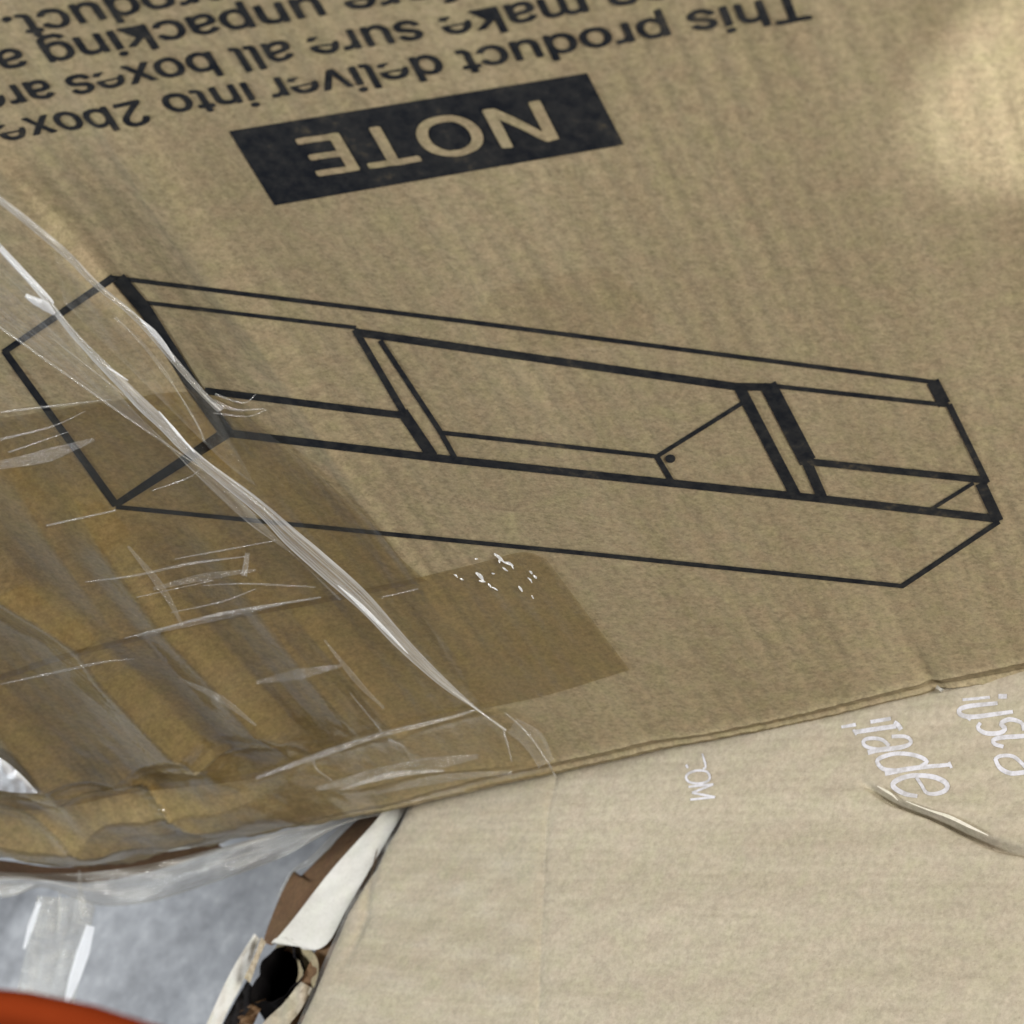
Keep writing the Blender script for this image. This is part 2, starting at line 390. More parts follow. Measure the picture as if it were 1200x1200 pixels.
def concrete(nt, out):
    v = coords(nt)
    a = noise(nt, v, 14, 8, 0.68); b_ = noise(nt, v, 120, 4, 0.7); c_ = noise(nt, v, 45, 5, 0.65)
    c = ramp(nt, math_(nt, 'ADD', math_(nt, 'MULTIPLY', a, 0.55), math_(nt, 'ADD', math_(nt, 'MULTIPLY', b_, 0.2), math_(nt, 'MULTIPLY', c_, 0.25))),
             [(0.34, (0.15, 0.153, 0.163)), (0.52, (0.35, 0.355, 0.37)), (0.66, (0.60, 0.60, 0.60))])
    c = mixc(nt, ramp(nt, b_, [(0.66, (0, 0, 0)), (0.72, (0.6, 0.6, 0.6))]), c, (0.46, 0.46, 0.45))
    p = nd(nt, 'ShaderNodeBsdfPrincipled', Roughness=0.75); p.inputs['Specular IOR Level'].default_value = 0.3
    bmp = nd(nt, 'ShaderNodeBump', Strength=0.4, Distance=0.003)
    nt.links.new(math_(nt, 'ADD', a, math_(nt, 'MULTIPLY', b_, 0.4)), bmp.inputs['Height']); nt.links.new(bmp.outputs[0], p.inputs['Normal'])
    nt.links.new(c, p.inputs['Base Color']); nt.links.new(p.outputs[0], out.inputs[0])
M_FLOOR = mat('concrete', concrete)
def orange(nt, out):
    v = coords(nt)
    c = ramp(nt, noise(nt, v, 12, 4, 0.6), [(0.35, (0.165, 0.021, 0.004)), (0.65, (0.23, 0.032, 0.006))])
    p = nd(nt, 'ShaderNodeBsdfPrincipled', Roughness=0.95); p.inputs['Specular IOR Level'].default_value = 0.02
    nt.links.new(c, p.inputs['Base Color']); nt.links.new(p.outputs[0], out.inputs[0])
M_ORANGE = mat('orange_plastic', orange)

# ------------------------------------------------------------------ object helpers
def mesh_obj(name, verts, faces, m, parent=None, uv=None, shade=True, world_space=False):
    me = bpy.data.meshes.new(name)
    v = np.asarray(verts, float).reshape(-1, 3)
    if not world_space: v = W(v)
    if uv is not None and isinstance(faces, np.ndarray):       # open sheets: front side out
        a_, b_, c_ = v[faces[:, 0]], v[faces[:, 1]], v[faces[:, 2]]
        if np.sum(np.cross(b_-a_, c_-a_)*(W(CAM)-a_)) < 0: faces = faces[:, ::-1].copy()
    if isinstance(faces, np.ndarray):
        n, k = faces.shape
        me.vertices.add(len(v)); me.vertices.foreach_set('co', v.astype(np.float32).ravel())
        me.loops.add(n*k); me.loops.foreach_set('vertex_index', faces.astype(np.int32).ravel())
        me.polygons.add(n); me.polygons.foreach_set('loop_start', np.arange(0, n*k, k, dtype=np.int32))
        me.update(calc_edges=True)
    else:
        me.from_pydata([tuple(p) for p in v], [], [tuple(f) for f in faces]); me.update()
    if uv is not None:
        L = me.uv_layers.new(name='uv'); idx = np.empty(len(me.loops), np.int32)
        me.loops.foreach_get('vertex_index', idx)
        L.data.foreach_set('uv', np.asarray(uv, np.float32)[idx].ravel())
    if shade: me.polygons.foreach_set('use_smooth', np.ones(len(me.polygons), bool))
    me.materials.append(m)
    o = bpy.data.objects.new(name, me); COL.objects.link(o)
    if parent is not None: o.parent = parent
    return o
def grid_faces(nu, nv):
    i = np.arange(nu*nv).reshape(nu, nv)
    return np.stack([i[:-1, :-1], i[1:, :-1], i[1:, 1:], i[:-1, 1:]], -1).reshape(-1, 4)
def empty(name, label, cat):
    o = bpy.data.objects.new(name, None); COL.objects.link(o)
    o.empty_display_size = 0.05; o['label'] = label; o['category'] = cat
    return o
def join_grids(parts):
    V, F, U, k = [], [], [], 0
    for v, f, u in parts:
        V.append(v); F.append(f+k); U.append(u); k += len(v)
    return np.vstack(V), np.vstack(F), np.vstack(U)
def ribbon_px(poly, width, n=None, curve=True, nv=2):
    """a ribbon in picture measure: n x nv points and uv; width may be a list along the line"""
    poly = np.asarray(poly, float)
    Ln = np.sum(np.linalg.norm(np.diff(poly, axis=0), axis=1))
    n = n or max(6, int(Ln/(2.5 if curve else 5)))
    c = spline(poly, n) if curve else resample(poly, n)
    tg = np.gradient(c, axis=0); tg /= np.linalg.norm(tg, axis=1)[:, None]+1e-9
    nr = np.c_[-tg[:, 1], tg[:, 0]]
    w = np.interp(np.linspace(0, 1, n), np.linspace(0, 1, np.size(width)), np.atleast_1d(width))
    k = np.linspace(-0.5, 0.5, nv)
    P = c[:, None, :]+nr[:, None, :]*(w[:, None]*k[None])[..., None]
    return P, n
def decal_lines(lines, to3d, curve=False):
    parts = []
    for poly, w in lines:
        P, n = ribbon_px(poly, w, curve=curve)
        nv = P.shape[1]
        V = to3d(P.reshape(-1, 2))
        uv = np.stack(np.meshgrid(np.linspace(0, 1, n), np.linspace(0, 1, nv), indexing='ij'), -1).reshape(-1, 2)
        parts.append((V, grid_faces(n, nv), uv))
    return join_grids(parts)
def on_face(off): return lambda P: surf(*face_st(P, off), off)
def on_lid(off): return lambda P: lid(*lid_ab(P, off), off)
def loft(top, bot, nu, nv, fn, z0=0.0, z1=0.0, bulge=0.0, jitter=0.0, curve=True):
    """sheet between two picture polylines; fn(P, height) -> 3D"""
    a = spline(top, nu) if curve else resample(top, nu)
    b = spline(bot, nu) if curve else resample(bot, nu)
    k = np.linspace(0, 1, nv)
    P = a[:, None]*(1-k)[None, :, None]+b[:, None]*k[None, :, None]
    u = np.linspace(0, 1, nu)
    za = np.interp(u, np.linspace(0, 1, np.size(z0)), np.atleast_1d(z0)); zb = np.interp(u, np.linspace(0, 1, np.size(z1)), np.atleast_1d(z1))
    H = za[:, None]*(1-k)+zb[:, None]*k+bulge*np.sin(np.pi*k)[None]*np.sin(np.pi*np.clip(u, 0.02, 0.98))[:, None]
    if jitter: H = H+jitter*noise2(u[:, None]*0.5+0*k, k[None]*0.12+0*u[:, None], 0.09, 12)
    V = fn(P.reshape(-1, 2), H.ravel())
    uv = np.stack(np.meshgrid(u, k, indexing='ij'), -1).reshape(-1, 2)
    return V, grid_faces(nu, nv), uv
def above_face(P, hgt):
    """points hgt metres in front of the panel at picture points P"""
    y = -hgt
    for _ in range(10):
        q = hit_y(P, y); y = 0.4*y+0.6*(-h_face(q[:, 0], q[:, 2])-hgt)
    q = hit_y(P, y)
    return np.c_[q[:, 0], y, q[:, 2]]
def add_loft(name, m, parent, *a, **k):
    v, f, uv = loft(*a, **k); return mesh_obj(name, v, f, m, parent, uv)

# ================================================================== SETTING: floor
fz = W(np.array([[LX, 0, LZ]]))[0, 2]
FLOOR_Z = fz-0.135
fl = mesh_obj('floor', [(-6, -6, FLOOR_Z), (6, -6, FLOOR_Z), (6, 6, FLOOR_Z), (-6, 6, FLOOR_Z)], [(0, 1, 2, 3)], M_FLOOR, world_space=True)
fl['kind'] = 'structure'

# ================================================================== DARK BOX
box = empty('cardboard_box', 'brown cardboard box printed with a cabinet drawing and NOTE, resting on the pale box', 'box')
TTOP = 0.34
s_ax = np.r_[np.linspace(-0.46, -0.33, 60, endpoint=False), np.linspace(-0.33, 0.21, 640, endpoint=False), np.linspace(0.21, 0.46, 90)]
w_ax = np.r_[np.linspace(0, 0.18, 60, endpoint=False), np.linspace(0.18, 0.86, 420, endpoint=False), np.linspace(0.86, 1.0, 190)]
S = np.repeat(s_ax[:, None], len(w_ax), 1)
T = TTOP+(tb(S)-TTOP)*w_ax[None]
V = surf(S, T)
roll = []
e = V[:, -1]
for k in range(1, 9):                                    # the edge rolls under the box
    a = k/8*math.pi*0.5
    q = e.copy(); q[:, 1] += 0.004*math.sin(a)+0.0*k; q[:, 2] -= 0.004*(1-math.cos(a))*0.4
    roll.append(q)
q = roll[-1].copy(); q[:, 1] += 0.02; roll.append(q)
q = q.copy(); q[:, 1] += 0.25; roll.append(q)
V = np.concatenate([V, np.stack(roll, 1)], 1)
mesh_obj('front_panel', V.reshape(-1, 3), grid_faces(V.shape[0], V.shape[1]), M_KRAFT, box)
D = 0.29
def panel(name, a, b, c, d, m=M_KRAFT):
    k = np.linspace(0, 1, 12)
    a, b, c, d = map(np.array, (a, b, c, d))
    u, v = np.meshgrid(k, k, indexing='ij'); u = u[..., None]; v = v[..., None]
    P = (a*(1-u)+b*u)*(1-v)+(d*(1-u)+c*u)*v
    mesh_obj(name, P.reshape(-1, 3), grid_faces(12, 12), m, box)
zl, zr = float(tb(-0.46)), float(tb(0.46))
panel('top_panel', (-0.46, 0, TTOP), (0.46, 0, TTOP), (0.46, D, TTOP), (-0.46, D, TTOP))
panel('side_panel', (-0.46, 0.001, TTOP), (-0.46, D, TTOP), (-0.46, D, zl), (-0.46, 0.02, zl))
panel('side_panel', (0.46, 0.001, TTOP), (0.46, D, TTOP), (0.46, D, zr), (0.46, 0.02, zr))
panel('back_panel', (-0.46, D, TTOP), (0.46, D, TTOP), (0.46, D, zr), (-0.46, D, zl))

